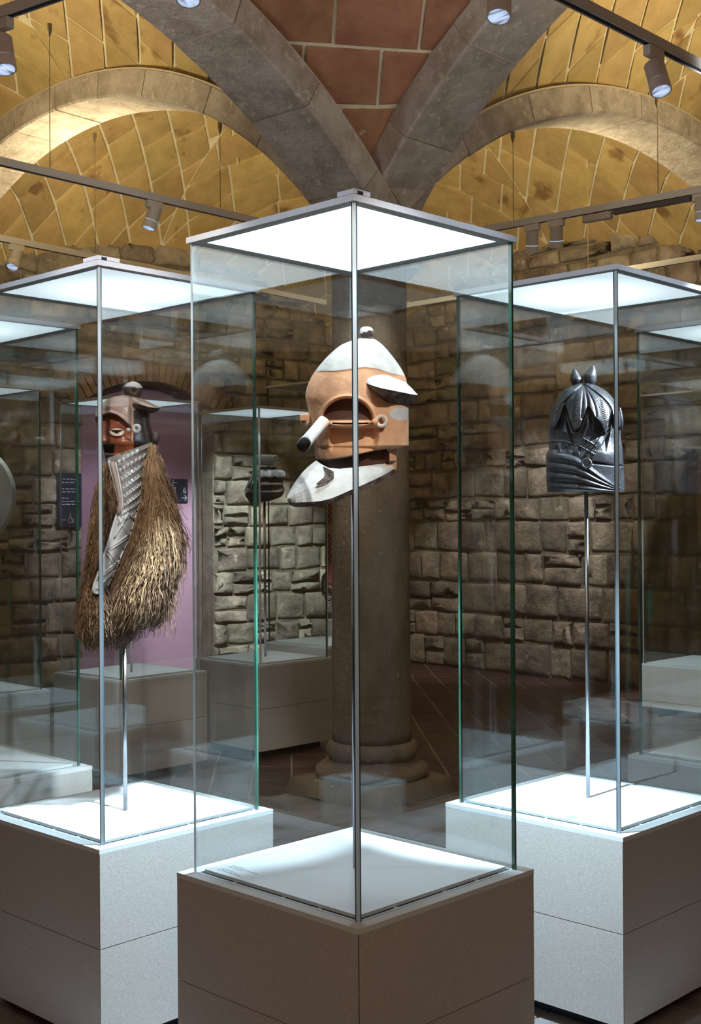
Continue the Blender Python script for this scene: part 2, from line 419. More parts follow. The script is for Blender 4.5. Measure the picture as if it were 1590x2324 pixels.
# ---------------------------------------------------------------- the column
CX, CY = 0.112, 6.95
root = empty('stone_column', (CX, CY, 0), label='round brown stone column on a moulded base in the middle of the room', cat='column')
def rough(V, amp, sc_=9):
    from mathutils import noise
    out = []
    for v in V:
        q = noise.noise_vector(Vector(v) * sc_) * amp + noise.noise_vector(Vector(v) * sc_ * 3.1) * amp * .4
        out.append((v[0] + q.x, v[1] + q.y, v[2] + q.z))
    return out
pr = [(0.2245 - 0.0165 * (z / 3.05), z) for z in np.linspace(0.298, 3.12, 60)]
V, Fc = lathe(pr, 56); mk('shaft', rough(V, 0.004, 5), Fc, COLST, root, smooth=True)
tor = []
for t in np.linspace(-90, 90, 9): tor.append((0.225 + 0.035 * math.cos(R(t)), 0.248 + 0.048 * math.sin(R(t))))
V, Fc = lathe(tor, 56); mk('upper_torus', rough(V, 0.007, 9), Fc, COLST, root, smooth=True)
pr = [(0.235, 0.20), (0.240, 0.19), (0.252, 0.175), (0.272, 0.163)]
V, Fc = lathe([(0.272, .15)] + pr[::-1], 56); mk('scotia', rough(V, 0.005, 9), Fc, COLST, root, smooth=True)
tor = []
for t in np.linspace(-90, 90, 9): tor.append((0.275 + 0.045 * math.cos(R(t)), 0.130 + 0.038 * math.sin(R(t))))
V, Fc = lathe(tor, 56); mk('lower_torus', rough(V, 0.008, 8), Fc, COLST, root, smooth=True)
V = []; Fc = []
n = 10; S = 0.335
ring = []
for k in range(4):
    a = R(45 + 90 * k + 3); b = R(45 + 90 * (k + 1) + 3); h = S * math.sqrt(2)
    for i in range(n):
        t = i / n; ring.append((h * (math.cos(a) * (1 - t) + math.cos(b) * t), h * (math.sin(a) * (1 - t) + math.sin(b) * t)))
rot = R(45)
ring = [(x * math.cos(rot) - y * math.sin(rot), x * math.sin(rot) + y * math.cos(rot)) for x, y in ring]
for z, s in ((0, 1.04), (0.03, 1.03), (0.06, 1.0), (0.085, 0.97), (0.10, 0.90)): V += [(x * s, y * s, z) for x, y in ring]
m_ = len(ring)
for i in range(4):
    for k in range(m_): Fc.append((i * m_ + k, i * m_ + (k + 1) % m_, (i + 1) * m_ + (k + 1) % m_, (i + 1) * m_ + k))
Fc.append(tuple(4 * m_ + k for k in range(m_)))
V2 = rough(V, 0.014, 6); V2 = [(a, b, max(0, c_)) for a, b, c_ in V2]
mk('plinth_block', V2, Fc, COLST, root, smooth=True)

# ---------------------------------------------------------------- floor
FLx0, FLx1, FLy0, FLy1 = -7.6, 7.8, -4.0, 14.6
V, Fc = box(FLx0, FLx1, FLy0, FLy1, -0.10, -0.005)
floor = mk('floor', V, Fc, FMORT, kind='structure', loc=(0, 0, -0.05))
floor['label'] = 'dark red paver and grey slab floor'
def shifted(V): return [(a, b, c_ + 0.05) for a, b, c_ in V]
def in_front(x, y): return y < 7.42 - abs(x - 0.1) * 0.95
def paver(x0, x1, y0, y1, g=0.004, dz=0):
    b = 0.003
    V = [(x0 + g, y0 + g, -.006), (x1 - g, y0 + g, -.006), (x1 - g, y1 - g, -.006), (x0 + g, y1 - g, -.006)]
    V += [(x0 + g + b, y0 + g + b, dz), (x1 - g - b, y0 + g + b, dz), (x1 - g - b, y1 - g - b, dz), (x0 + g + b, y1 - g - b, dz)]
    return V, [(4, 5, 6, 7), (0, 1, 5, 4), (1, 2, 6, 5), (2, 3, 7, 6), (3, 0, 4, 7)]
cand = []; rr = random.Random(3); tw, tl = 0.235, 0.205
sk = 0.048                                   # the paver rows run slightly askew
nx = int(11 / tw)
for i in range(-nx // 2 - 1, nx // 2 + 1):
    y = 3.4 - rr.uniform(0, tl)
    x0 = i * tw + 0.08
    while y < 14.3:
        y1 = y + tl; xm = x0 + tw / 2 - sk * (y - 8)
        if not in_front(xm, (y + y1) / 2) and abs(xm) < 5.2:
            gx = 0.006
            V, Fc = paver(x0, x0 + tw, y, y1, 0.003, rr.uniform(-.0012, .0012))
            V = [(a + (gx if k in (0, 3, 4, 7) else -gx) * .5 - sk * (b - 8), b, c_) for k, (a, b, c_) in enumerate(V)]
            px = proj((xm, (y + y1) / 2, 0)); vis = 470 < px[0] < 1640 and 1490 < px[1] < 1900
            cand.append((0 if vis else 1, y, V, Fc))
        y = y1
cand.sort(key=lambda t: t[:2]); n1 = [c for c in cand if c[0] == 0][:295]; ids = set(map(id, n1))
for c in n1: mk('paver', shifted(c[2]), c[3], FTILE, floor)
V, Fc = join(*[(c[2], c[3]) for c in cand if id(c) not in ids]); mk('paver', shifted(V), Fc, FTILE, floor, kind='stuff', loc=(0, 0, 0))
for i in range(-9, 10):                       # big slabs of the front bay, laid on the diagonal
    for j in range(-9, 10):
        s = 0.72; a0, b0 = i * s + (j % 2) * .3, j * s
        V, Fc = paver(a0, a0 + s, b0, b0 + s, 0.004, rr.uniform(-.001, .001) )
        ct, st = math.cos(R(45)), math.sin(R(45))
        V = [(0.1 + a * ct - b * st, 7.40 + (a * st + b * ct), c_) for a, b, c_ in V]
        cxm = sum(v[0] for v in V) / 8; cym = sum(v[1] for v in V) / 8
        ok = all(in_front(v[0], v[1] - 0.03) for v in V)
        if not ok:
            if not in_front(cxm, cym - .15): continue
            # clip the slab to the diagonal edge of the front bay
            poly = [(v[0], v[1]) for v in V[4:8]]
            poly = clip(poly, 0.95, 1, 7.42 + .095); poly = clip(poly, -0.95, 1, 7.42 - .095) if len(poly) > 2 else poly
            if len(poly) < 3: continue
            m_ = len(poly); V = [(p[0], p[1], -.006) for p in poly] + [(p[0], p[1], -.0005) for p in poly]
            Fc = [tuple(range(m_, 2 * m_))] + [(q, (q + 1) % m_, m_ + (q + 1) % m_, m_ + q) for q in range(m_)]
        if cym < 1.2 or abs(cxm) > 5: continue
        mk('slab', shifted(V), Fc, FSLAB, floor)

# ---------------------------------------------------------------- stone walls behind
Wc = W4['CD']
def wall(name, end, ext, opening, label, seed):
    d = end - Wc; Ls = np.linalg.norm(d); d = d / Ls
    n = np.array([-d[1], d[0]])
    if n[1] < 0: n = -n                                   # out of the room
    def q(s, z, o=0.0): p = Wc + d * s + n * o; return (p[0], p[1], z)
    T = 0.45
    def slab(s0, s1, z0, z1):
        V = [q(s0, z0), q(s1, z0), q(s1, z0, T), q(s0, z0, T), q(s0, z1), q(s1, z1), q(s1, z1, T), q(s0, z1, T)]
        return V, [(0, 3, 2, 1), (4, 5, 6, 7), (0, 1, 5, 4), (1, 2, 6, 5), (2, 3, 7, 6), (3, 0, 4, 7)]
    parts = []
    if opening:
        o0, o1, zs, zt = opening
        parts += [slab(-.3, o0, 0, 5.2), slab(o1, Ls + ext, 0, 5.2)]
        k = 16; Vv = []; Ff = []
        for i in range(k + 1):
            t = i / k; s = o0 + (o1 - o0) * t; z = zs + (zt - zs) * (1 - (2 * t - 1) ** 2)
            Vv += [q(s, z), q(s, z, T), q(s, 5.2), q(s, 5.2, T)]
        for i in range(k):
            a = i * 4; b = a + 4
            Ff += [(a, b, b + 2, a + 2), (a + 1, a + 3, b + 3, b + 1), (a, a + 1, b + 1, b)]
        parts.append((Vv, Ff))
    else: parts.append(slab(-.3, Ls + ext, 0, 5.2))
    V, Fc = join(*parts)
    root = mk(name, V, Fc, WMORT, kind='structure', loc=(0, 0, 0)); root['label'] = label
    rr = random.Random(seed); z = 0.0; stones = []
    while z < 4.75:
        big = z < 2.1
        h = rr.uniform(0.19, 0.33) if big else rr.uniform(0.13, 0.27)
        s = rr.uniform(-.3, 0)
        while s < Ls + 0.3:
            wd = h * rr.uniform(0.75, 1.7) if big else h * rr.uniform(0.9, 2.6)
            wd = min(wd, .62)
            s1 = s + wd; zz0, zz1 = z, z + h; a, b = max(s, 0.01), s1
            if b - a > 0.05:
                # some stones are split into two thin ones
                lots = [(a, b, zz0, zz1)]
                if rr.random() < 0.22 and h > .19:
                    zm = zz0 + h * rr.uniform(.4, .6); lots = [(a, b, zz0, zm), (a, b, zm, zz1)]
                for (a, b, c0, c1) in lots:
                    if opening:
                        m0, m1 = o0 - (0.0 if c0 < zs - .05 else .13), o1 + (0.0 if c0 < zs - .05 else .13)
                        zt_ = zt + .19
                        if c0 < zt_ - 0.05 and b > m0 and a < m1:
                            def top(s_): t = min(1, max(0, (s_ - o0) / (o1 - o0))); return zs + (zt - zs) * (1 - (2 * t - 1) ** 2) + .2
                            mid = (a + b) / 2
                            if c0 > top(mid) - .03: pass
                            elif a < m0 - .06: b = m0
                            elif b > m1 + .06: a = m1
                            elif c1 > top(mid) + .05 and m0 < mid < m1: c0 = top(mid)
                            else: continue
                    if b - a > .05: stones.append((a, b, c0, c1))
            s = s1
        z += h
    def stone(a, b, c0, c1):
        g = rr.uniform(.001, .004); a += g; b -= g; c0 += g; c1 -= g
        w_, h_ = b - a, c1 - c0; pts = []
        j1 = lambda: rr.uniform(0, .026)
        for t in (.03, .5, .97) if w_ > .2 else (.05, .95): pts.append((a + w_ * (t + rr.uniform(-.03, .03)), c0 + j1()))
        for t in (.14, .86): pts.append((b - j1() * .8, c0 + h_ * (t + rr.uniform(-.05, .05))))
        for t in (.97, .5, .03) if w_ > .2 else (.95, .05): pts.append((a + w_ * (t + rr.uniform(-.03, .03)), c1 - j1()))
        for t in (.86, .14): pts.append((a + j1() * .8, c0 + h_ * (t + rr.uniform(-.05, .05))))
        m_ = len(pts); pr_ = rr.uniform(.016, .062); cs, cz = (a + b) / 2, (c0 + c1) / 2
        V = [q(s_, z_, .01) for s_, z_ in pts]
        V += [q(s_, z_, -pr_ * .45) for s_, z_ in pts]
        V += [q(s_ + (cs - s_) * .13 + rr.uniform(-.006, .006), z_ + (cz - z_) * .17, -pr_ * rr.uniform(.82, 1.0)) for s_, z_ in pts]
        V += [q(s_ + (cs - s_) * .55, z_ + (cz - z_) * .55, -pr_ * rr.uniform(.94, 1.08)) for s_, z_ in pts]
        V += [q(cs, cz, -pr_ * rr.uniform(.97, 1.05))]
        Fc = []
        for L_ in range(3):
            for k in range(m_): Fc.append((L_ * m_ + k, L_ * m_ + (k + 1) % m_, (L_ + 1) * m_ + (k + 1) % m_, (L_ + 1) * m_ + k))
        for k in range(m_): Fc.append((3 * m_ + k, 3 * m_ + (k + 1) % m_, 4 * m_))
        return V, Fc
    built = []
    for st in stones:
        V, Fc = stone(*st); px = proj(V[-1]); vis = -250 < px[0] < 1840 and 480 < px[1] < 1600
        if V[-1][2] > 4.6: continue
        built.append((0 if vis else 1, V[-1][1], V, Fc))
    built.sort(key=lambda t: t[:2]); one = [c for c in built if c[0] == 0][:298]; ids = set(map(id, one))
    for c in one: mk('stone', c[2], c[3], STONE, root, smooth=True)
    rest = [(c[2], c[3]) for c in built if id(c) not in ids]
    if rest: V, Fc = join(*rest); mk('stone', V, Fc, STONE, root, kind='stuff', loc=(0, 0, 0))
    return root, q
OPN = (2.01, 3.45, 2.66, 2.90)
wl, qL = wall('wall_back_left', END['C'], 4.7, OPN, 'rough stone wall behind the left cases with the arched opening', 11)
wr, qR = wall('wall_back_right', END['D'], 5.8, None, 'rough stone wall behind the right cases', 23)
# ring of upright bricks over the opening
o0, o1, zs, zt = OPN; nb = 25
for i in range(nb):
    def arc(t, dr):
        s = o0 + (o1 - o0) * t; z = zs + (zt - zs) * (1 - (2 * t - 1) ** 2)
        sl = -(zt - zs) * 4 * (2 * t - 1) / (o1 - o0); l = math.hypot(1, sl); return s - sl / l * dr, z + dr / l
    t0, t1 = (i + .08) / nb, (i + .92) / nb
    t0 = t0 * 1.10 - .05; t1 = t1 * 1.10 - .05
    a, b, c_, d_ = arc(t0, .004), arc(t1, .004), arc(t1, .19), arc(t0, .19)
    V = [qL(*a, .2), qL(*b, .2), qL(*c_, .2), qL(*d_, .2), qL(*a, -.028), qL(*b, -.028), qL(*c_, -.028), qL(*d_, -.028)]
    mk('brick', V, [(0, 3, 2, 1), (4, 5, 6, 7), (0, 1, 5, 4), (1, 2, 6, 5), (2, 3, 7, 6), (3, 0, 4, 7)], BRICK, wl)
# purple panel that closes the opening
k = 14; V = []; Fc = []
for i in range(k + 1):
    t = -0.1 + 1.2 * i / k; s = o0 + (o1 - o0) * t; z = 3.05
    V += [qL(s, 0.0, .34), qL(s, z, .34), qL(s, 0.0, .38), qL(s, z, .38)]
for i in range(k):
    a = i * 4; b = a + 4; Fc += [(a, a + 1, b + 1, b), (a + 2, b + 2, b + 3, a + 3)]
mk('partition_panel', V, Fc, PURPLE, label='flat dusty purple panel filling the arched opening in the left wall', cat='panel')

# plain walls out of the picture
for nm, bx in (('wall_left', (-7.75, -7.6, -4, 9.5, 0, 6)), ('wall_right', (7.8, 7.95, -4, 9.5, 0, 6)), ('wall_front', (-7.6, 7.8, -4.15, -4, 0, 6))):
    V, Fc = box(*bx); mk(nm, V, Fc, WMORT, kind='structure')
V, Fc = box(-7.6, 7.8, -4, 14.6, 6.3, 6.45); mk('ceiling', V, Fc, WMORT, kind='structure')
#==CASES==
# ---------------------------------------------------------------- display cases
PS, GS, LS = 0.6614, 0.600, 0.6133
def panelmat(name, strength, hot):
    m = bpy.data.materials.new(name); m.use_nodes = True; N = m.node_tree.nodes; L = m.node_tree.links; b = N['Principled BSDF']
    b.inputs['Base Color'].default_value = (.8, .85, .88, 1)
    tc = N.new('ShaderNodeTexCoord'); ln = N.new('ShaderNodeVectorMath'); ln.operation = 'LENGTH'
    L.new(tc.outputs['Object'], ln.inputs[0])
    mr = N.new('ShaderNodeMapRange'); mr.interpolation_type = 'SMOOTHSTEP'
    mr.inputs[1].default_value = 0.0; mr.inputs[2].default_value = 0.33; mr.inputs[3].default_value = strength * hot; mr.inputs[4].default_value = strength
    L.new(ln.outputs['Value'], mr.inputs[0]); L.new(mr.outputs[0], b.inputs['Emission Strength'])
    b.inputs['Emission Color'].default_value = (0.74, 0.88, 0.96, 1)
    return m
PAN_HI = panelmat('bright_light_panel', 4.2, 1.3)
PAN_MD = panelmat('light_panel', 0.95, 2.4)
PAN_LO = panelmat('dim_light_panel', 0.75, 1.3)

def case(cx, cy_, rot, label, cols, pan=PAN_MD, latch=None, spot=10.0, zt=0.604, zl=None, gs=GS, ps=PS, ls=LS, seam=True, text=False, tall=False):
    """cols: edge material for near, right, far, left corners"""
    root = empty('display_case', (cx, cy_, 0), R(45) + rot, label=label, cat='display case', group='glass display cases on plinths')
    K_ = (round(zt, 3), round(gs, 3), round(ps, 3))
    zl = zl or EYE + 0.7292
    h = ps / 2; zb = 0.054
    V, Fc = box(-h + .07, h - .07, -h + .07, h - .07, 0.0, zb + .01); mk('toe_base', V, Fc, TOE, root, key=('toe',) + K_)
    V, Fc = box(-h + .013, h - .013, -h + .013, h - .013, zb + .001, zt - .02); mk('carcass', V, Fc, TOE, root, key=('carc',) + K_)
    zm = (zb + zt) / 2 - 0.005 if not tall else zb + (zt - zb) * .14
    for k in range(4):
        for (a, b, tg) in ((zb, zm - .0013, 'lo'), (zm + .0013, zt - .013, 'hi')):
            V, Fc = box(-h + .0012, h - .0012, -h, -h + .012, a, b)
            V = [(x if abs(y + h) < 1e-6 else x * (h - .012) / h, y, z) for x, y, z in V]
            c, s = math.cos(k * math.pi / 2), math.sin(k * math.pi / 2)
            V = [(x * c - y * s, x * s + y * c, z) for x, y, z in V]
            mk('side_panel', V, Fc, PLINTH, root, key=('sp', k, tg) + K_)
    # top rim as a ring, dark slot, board on clips
    i_ = gs / 2 - 0.012
    ring = []
    for (x0, x1, y0, y1) in ((-h, h, -h, -i_), (-h, h, i_, h), (-h, -i_, -i_, i_), (i_, h, -i_, i_)):
        ring.append(box(x0, x1, y0, y1, zt - .0128, zt))
    V, Fc = join(*ring); mk('top_rim', V, Fc, WHITE_DECK, root, key=('rim',) + K_)
    V, Fc = box(-i_, i_, -i_, i_, zt - .02, zt - .0115); mk('slot_tray', V, Fc, SLOT, root, key=('tray',) + K_)
    b_ = gs / 2 - 0.021
    V, Fc = box(-b_, b_, -b_, b_, zt - .001, zt + .008); board = mk('display_board', V, Fc, BOARD, root, key=('board',) + K_, bevel=0.001)
    clips = []
    for k in range(4):
        c, s = math.cos(k * math.pi / 2), math.sin(k * math.pi / 2)
        for t in (-.55, .55, .1):
            v, f = box(t * b_ - .003, t * b_ + .003, -i_ + .001, -b_ + .004, zt - .0115, zt - .001)
            clips = [([(x * c - y * s, x * s + y * c, z) for x, y, z in v], f)]
            V, Fc = join(*clips); mk('board_clip', V, Fc, FRAME_IN, root, key=('clip', k, t) + K_)
    # glass panes between square corner edges
    g = gs / 2; th = 0.010
    for k in range(4):
        V, Fc = box(-g + th, g - th, -g, -g + th, zt, zl)
        c, s = math.cos(k * math.pi / 2), math.sin(k * math.pi / 2)
        V = [(x * c - y * s, x * s + y * c, z) for x, y, z in V]
        mk('glass_pane', V, Fc, GLASS, root, key=('gl', k, round(zl, 3)) + K_)
        # corner k lies at (-,-) rotated k times: near, right, far, left
        cm = cols[k]
        if cm == 'N':      # pale chamfer between dark borders
            c1 = 0.0062
            pts = [(-g, -g + th), (-g, -g + c1), (-g + c1, -g), (-g + th, -g), (-g + th, -g + th)]
            mm = [EDGE_DARK, EDGE_LIT, EDGE_DARK, GLASS, GLASS]
        else:
            c1 = 0.003
            pts = [(-g, -g + th), (-g, -g + c1), (-g + c1, -g), (-g + th, -g), (-g + th, -g + th)]
            q = {'G': EDGE_GREEN, 'L': EDGE_LIT, 'A': EDGE_LIT, 'F': GLASS}[cm]; mm = [q, q, q, q if cm == 'G' else GLASS, q if cm == 'G' else GLASS]
        V = [(x * c - y * s, x * s + y * c, z) for z in (zt, zl) for x, y in pts]
        Fc = [(i, (i + 1) % 5, 5 + (i + 1) % 5, 5 + i) for i in range(5)]
        mk('corner_seal', V, Fc, [EDGE_DARK, EDGE_LIT, EDGE_GREEN, GLASS], root, mi=[{EDGE_DARK: 0, EDGE_LIT: 1, EDGE_GREEN: 2, GLASS: 3}[m] for m in mm], key=('cs', k, cm, round(zl, 3)) + K_)
    # lid
    l = ls / 2; lt = 0.0155; e = 0.009; gl = l - 0.0385
    ring = [box(x0, x1, y0, y1, zl, zl + lt) for (x0, x1, y0, y1) in ((-l, l, -l, -l + e), (-l, l, l - e, l), (-l, -l + e, -l + e, l - e), (l - e, l, -l + e, l - e))]
    ring.append(box(-l + e, l - e, -l + e, l - e, zl + lt - .003, zl + lt))
    V, Fc = join(*ring); lidf = mk('lid_frame', V, Fc, ALU, root, key=('lid', round(zl, 3), ls))
    ring = [box(x0, x1, y0, y1, zl + .002, zl + .006) for (x0, x1, y0, y1) in ((-l + e, l - e, -l + e, -gl), (-l + e, l - e, gl, l - e), (-l + e, -gl, -gl, gl), (gl, l - e, -gl, gl))]
    V, Fc = join(*ring); under(mk('lid_trim', V, Fc, FRAME_IN, root, key=('trim', round(zl, 3), ls)), lidf)
    if pan:
        V, Fc = box(-gl, gl, -gl, gl, zl + .003, zl + .010); under(mk('light_panel', V, Fc, pan, root, key=('pan', round(zl, 3), ls, pan.name)), lidf)
        if spot:
            c, s = math.cos(R(45) + rot), math.sin(R(45) + rot)
            for dx, dy in ((-1, -1), (1, -1), (1, 1), (-1, 1)):
                a_, b_2 = dx * .225 * c - dy * .225 * s, dx * .225 * s + dy * .225 * c
                lamp('SPOT', 'case_spot', (cx + a_, cy_ + b_2, zl - .004), (cx + a_, cy_ + b_2, 0.6), spot, COOL, 0.02, 74, 0.6)
    else:
        V, Fc = box(-gl, gl, -gl, gl, zl + .003, zl + .007); under(mk('lid_glass', V, Fc, GLASS, root, key=('lg', round(zl, 3), ls)), lidf)
    if latch is not None:
        c, s = math.cos(latch[0] * math.pi / 2), math.sin(latch[0] * math.pi / 2); a = latch[1]
        b1 = box(-l + .001, -l + a, -l + .001, -l + .03, zl + lt + .0015, zl + lt + .0125)
        b2 = box(-l + .001, -l + .03, -l + .03, -l + a, zl + lt + .0015, zl + lt + .0125)
        V, Fc = join(b1, b2); V = [(x * c - y * s, x * s + y * c, z) for x, y, z in V]
        o = mk('lid_latch', V, Fc, ALU, root)
        V, Fc = box(-l + .012, -l + .03, -l - .0005, -l + .002, zl + lt + .0015, zl + lt + .009)
        V = [(x * c - y * s, x * s + y * c, z) for x, y, z in V]; 
        under(mk('keyhole', V, Fc, SLOT, root), o)
    if text:
        # two short paragraphs of illegible caption print, as strokes lying on the board
        z0 = zt + .0083; rr = random.Random(5)
        u0, v0, du = text
        for ln in range(7):
            n_ = [6, 5, 4, 0, 5, 9, 4][ln]; x = 0; ws = []
            for k in range(n_):
                wd = rr.uniform(.006, .014)
                ws.append(box(u0 + ln * .0085, u0 + ln * .0085 + .0026, v0 - x - wd, v0 - x, z0 - .0002, z0 + .0002)); x += wd + .003
            if ws: V, Fc = join(*ws); under(mk('caption_line', V, Fc, INK, root), board)
    return root
caseC = case(0.0078, 3.2481, 0.0107, 'nearest glass case in the centre holding the orange and white mask', 'NGFA', PAN_HI, latch=(0, .055), spot=8.5, text=(-.26, .25, 0))
caseL = case(-0.7193, 3.9353, 0.0244, 'glass case left of the nearest one holding the raffia bearded mask', 'NGFL', PAN_MD, latch=(0, .075), spot=5.5)
caseR = case(0.7705, 4.0346, 0.0167, 'glass case right of the nearest one holding the black helmet mask', 'NLFG', PAN_MD, spot=5.5)
case(-1.4452, 4.6686, 0.0, 'glass case cut by the left picture edge just behind the raffia mask case', 'NGFL', PAN_MD, spot=7)
case(-2.1245, 6.8187, 0.0, 'farthest glass case at the left picture edge with a round pale disc inside', 'NGFL', PAN_LO, spot=13)
case(-1.3565, 7.6191, 0.0411, 'rear glass case in front of the purple panel, seen behind the raffia mask', 'GLFL', PAN_LO, latch=(3, .05), spot=9)
case(-0.5816, 8.358, 0.0, 'rear glass case left of the column holding the small dark hatted mask', 'LGFL', PAN_LO, latch=(3, .05), spot=9)
case(1.5427, 4.8328, 0.0, 'glass case cut by the right picture edge behind the black helmet mask', 'NLFG', PAN_MD, spot=7)
case(2.286 + .535, 9.74, 0.0, 'low-plinthed tall glass case in the back right by the stone wall', 'LLFL', None, spot=0, zt=0.39, zl=2.485, gs=0.752, ps=0.765, ls=0.765, tall=True)
case(-.682 + .495, 10.2, 0.0, 'tall glass case half hidden behind the column', 'LLFG', None, spot=0, zt=0.533, zl=2.62, gs=0.70, ps=0.715, ls=0.71)

# grey round badge on the right case's board
def flat_disc(name, c, r0, r1, m, parent, n=40, th=.0006):
    V = []; Fc = []
    for k in range(n):
        a = 2 * math.pi * k / n
        for r in (r0, r1):
            for z in (0, th): V.append((c[0] + r * math.cos(a), c[1] + r * math.sin(a), c[2] + z))
    for k in range(n):
        a, b = k * 4, ((k + 1) % n) * 4; Fc += [(a + 1, a + 3, b + 3, b + 1), (a + 2, b + 2, b + 3, a + 3), (a, a + 1, b + 1, b)]
    return mk(name, V, Fc, m, parent)
pb = Pz(1296, 1855, .6125)
bd = empty('round_badge', (pb.x, pb.y, .6122), label='small grey round badge lying on the white board under the black helmet mask', cat='badge')
flat_disc('ring', (0, 0, 0), .010, .019, mat('badge_grey', (.42, .52, .55), .5), bd)
flat_disc('centre', (0, 0, 0), .0, .006, MATS['badge_grey'], bd)

def rod(x, y, z0, z1, label, r=.0068):
    V, Fc = tube([(0, 0, 0), (0, 0, z1 - z0)], r, 16)
    f_, g_ = lathe([(r * 1.02, 0), (r * 1.02, .003)], 16)
    root = mk('support_rod', V, Fc, STEEL, label=label, cat='rod', smooth=False, loc=(0, 0, 0)); root.location = (x, y, z0)
    for p in root.data.polygons: p.use_smooth = len(p.vertices) == 4
    return root
ZB = 0.612
rod(0.0078, 3.2481, ZB, P(801, 1110, 3.2481).z, 'steel rod holding up the orange and white mask')
rod(-0.7153, 3.91, ZB, P(290, 1380, 3.91).z, 'steel rod holding up the raffia bearded mask')
rod(0.7705, 4.05, ZB, P(1325, 1100, 4.05).z, 'steel rod holding up the black helmet mask')
pR = Pz(298, 1525, ZB); rod(pR.x, pR.y, ZB, P(298, 1150, pR.y).z, 'pale steel rod in the case before the purple panel', .0075)
pR5 = Pz(602, 1490, ZB); rod(pR5.x, pR5.y, ZB, P(602, 1120, pR5.y).z, 'steel rod holding up the small dark hatted mask', .0085)
pR3 = P(-81, 1500, 6.82); rod(-2.1245, 6.8187, ZB, 1.5, 'steel rod behind the round pale disc', .007)
#==TRACKS==
# spots added under the nearest lid brighten the neighbours' plinths
lamp('SPOT', 'side_fill_spot', (-.22, 3.44, 2.243), (-.56, 3.80, .33), 850, (.64, .85, 1.0), .012, 44, .6)
lamp('SPOT', 'side_fill_spot', (.22, 3.44, 2.243), (.60, 3.86, .33), 850, (.64, .85, 1.0), .012, 44, .6)
# ---------------------------------------------------------------- lighting tracks
ZT = 3.42
def track(p0, p1, label, wires=(), th=(.036, .034), ends=True):
    a, b = Vector(p0), Vector(p1); d = (b - a); Ln = d.length; d.normalize()
    ang = math.atan2(d.y, d.x)
    root = empty('lighting_track', a, ang, label=label, cat='lighting track', group='suspended lighting tracks')
    w_, h_ = th
    # profile: box with two lips and a dark groove underneath
    V, Fc = join(box(0, Ln, -w_ / 2, w_ / 2, 0, h_), box(0, Ln, -w_ / 2, -w_ / 2 + .006, -.008, 0), box(0, Ln, w_ / 2 - .006, w_ / 2, -.008, 0))
    rail = mk('rail', V, Fc, TRACKM, root)
    V, Fc = box(0, Ln, -w_ / 2 + .006, w_ / 2 - .006, -.004, 0); under(mk('groove', V, Fc, SLOT, root), rail)
    for s in (0, Ln):
        V, Fc = box(s - .012, s + .012, -w_ / 2 - .002, w_ / 2 + .002, -.009, h_ + .002); mk('end_cap', V, Fc, TRACKM, root)
    for (s, zt) in wires:
        V, Fc = tube([(s, 0, h_), (s, 0, zt - a.z)], .0022, 6); wv = mk('suspension_wire', V, Fc, WIRE, root)
        V, Fc = lathe([(.004, zt - a.z - .04), (.014, zt - a.z - .005), (.014, zt - a.z + .03)], 12); V = [(x + s, y, z) for x, y, z in V]
        under(mk('ceiling_fixing', V, Fc, WIRE, root), wv)
    return root, a, d
def at_h(x, y, h=ZT): return Pz(x, y, h)
def spotlight(tp, tdir, head, label, aim, hr=.041, hl=.135, lens=True, light=None):
    """tp: point under the rail; head: middle of the lens; aim: unit vector of the beam"""
    tp = Vector(tp); head = Vector(head); aim = Vector(aim).normalized()
    root = empty('track_spotlight', tp, math.atan2(tdir[1], tdir[0]), label=label, cat='spotlight', group='track spotlights')
    V, Fc = box(-.055, .055, -.017, .017, -.052, -.0095); mk('adapter', V, Fc, LAMPR, root, bevel=.003)
    Mi = Matrix.Rotation(-math.atan2(tdir[1], tdir[0]), 4, 'Z')
    hv = Mi @ (head - tp); av = (Mi @ aim).normalized()
    back = hv - av * hl
    V, Fc = tube([(0, 0, -.045), (0, 0, -.07), back + av * .03], .007, 8); mk('stem', V, Fc, LAMPR, root)
    V, Fc = tube([back, back + av * .004, hv - av * .045], [hr * .9, hr, hr], 24); hs_ = mk('housing', V, Fc, LAMPM, root, bevel=0)
    V = []; Fc = []
    # open ring with inner wall
    f_ = tube([hv - av * .044, hv], hr * 1.03, 24, cap=False); g_ = tube([hv, hv - av * .02], [hr * .9, hr * .86], 24, cap=False)
    n_ = 24
    V = list(f_[0]) + list(g_[0]); Fc = list(f_[1]) + [tuple(i + 48 for i in q) for q in g_[1]]
    Fc += [(24 + k, 24 + (k + 1) % 24, 48 + (k + 1) % 24, 48 + k) for k in range(24)]
    under(mk('front_ring', V, Fc, LAMPR, root), hs_)
    V, Fc = tube([hv - av * .022, hv - av * .018], hr * .87, 24); under(mk('lens', V, Fc, LENS if lens else LAMPM, root), hs_)
    if light:
        l = lamp('SPOT', 'spot_beam', head + aim * .01, head + aim * 2, light[0], light[1], .03, light[2], .6)
    return root
DN = (0, 0, -1)
def trk(x0, y0, x1, y1, label, wires, e0=0, e1=0):
    a, b = at_h(x0, y0), at_h(x1, y1); d = (b - a).normalized(); a2 = a - d * e0; b2 = b + d * e1
    ws = [((at_h(wx, wy) - a2).dot(d), P(wx, wt, at_h(wx, wy).y).z) for wx, wy, wt in wires]
    return track(a2, b2, label, ws)
t1, a1, d1 = trk(0, 40, 120, -2, 'lighting track crossing the top left corner', [], .8, .9)
t2, a2_, d2 = trk(0, 372, 560, 502, 'lighting track over the left arch opening', [(115, 398, 66), (500, 488, 288)], .6, .5)
t3, a3, d3 = trk(0, 545, 735, 690, 'lower rear lighting track left of the column', [(215, 588, 312), (541, 652, 366)], .6, 0)
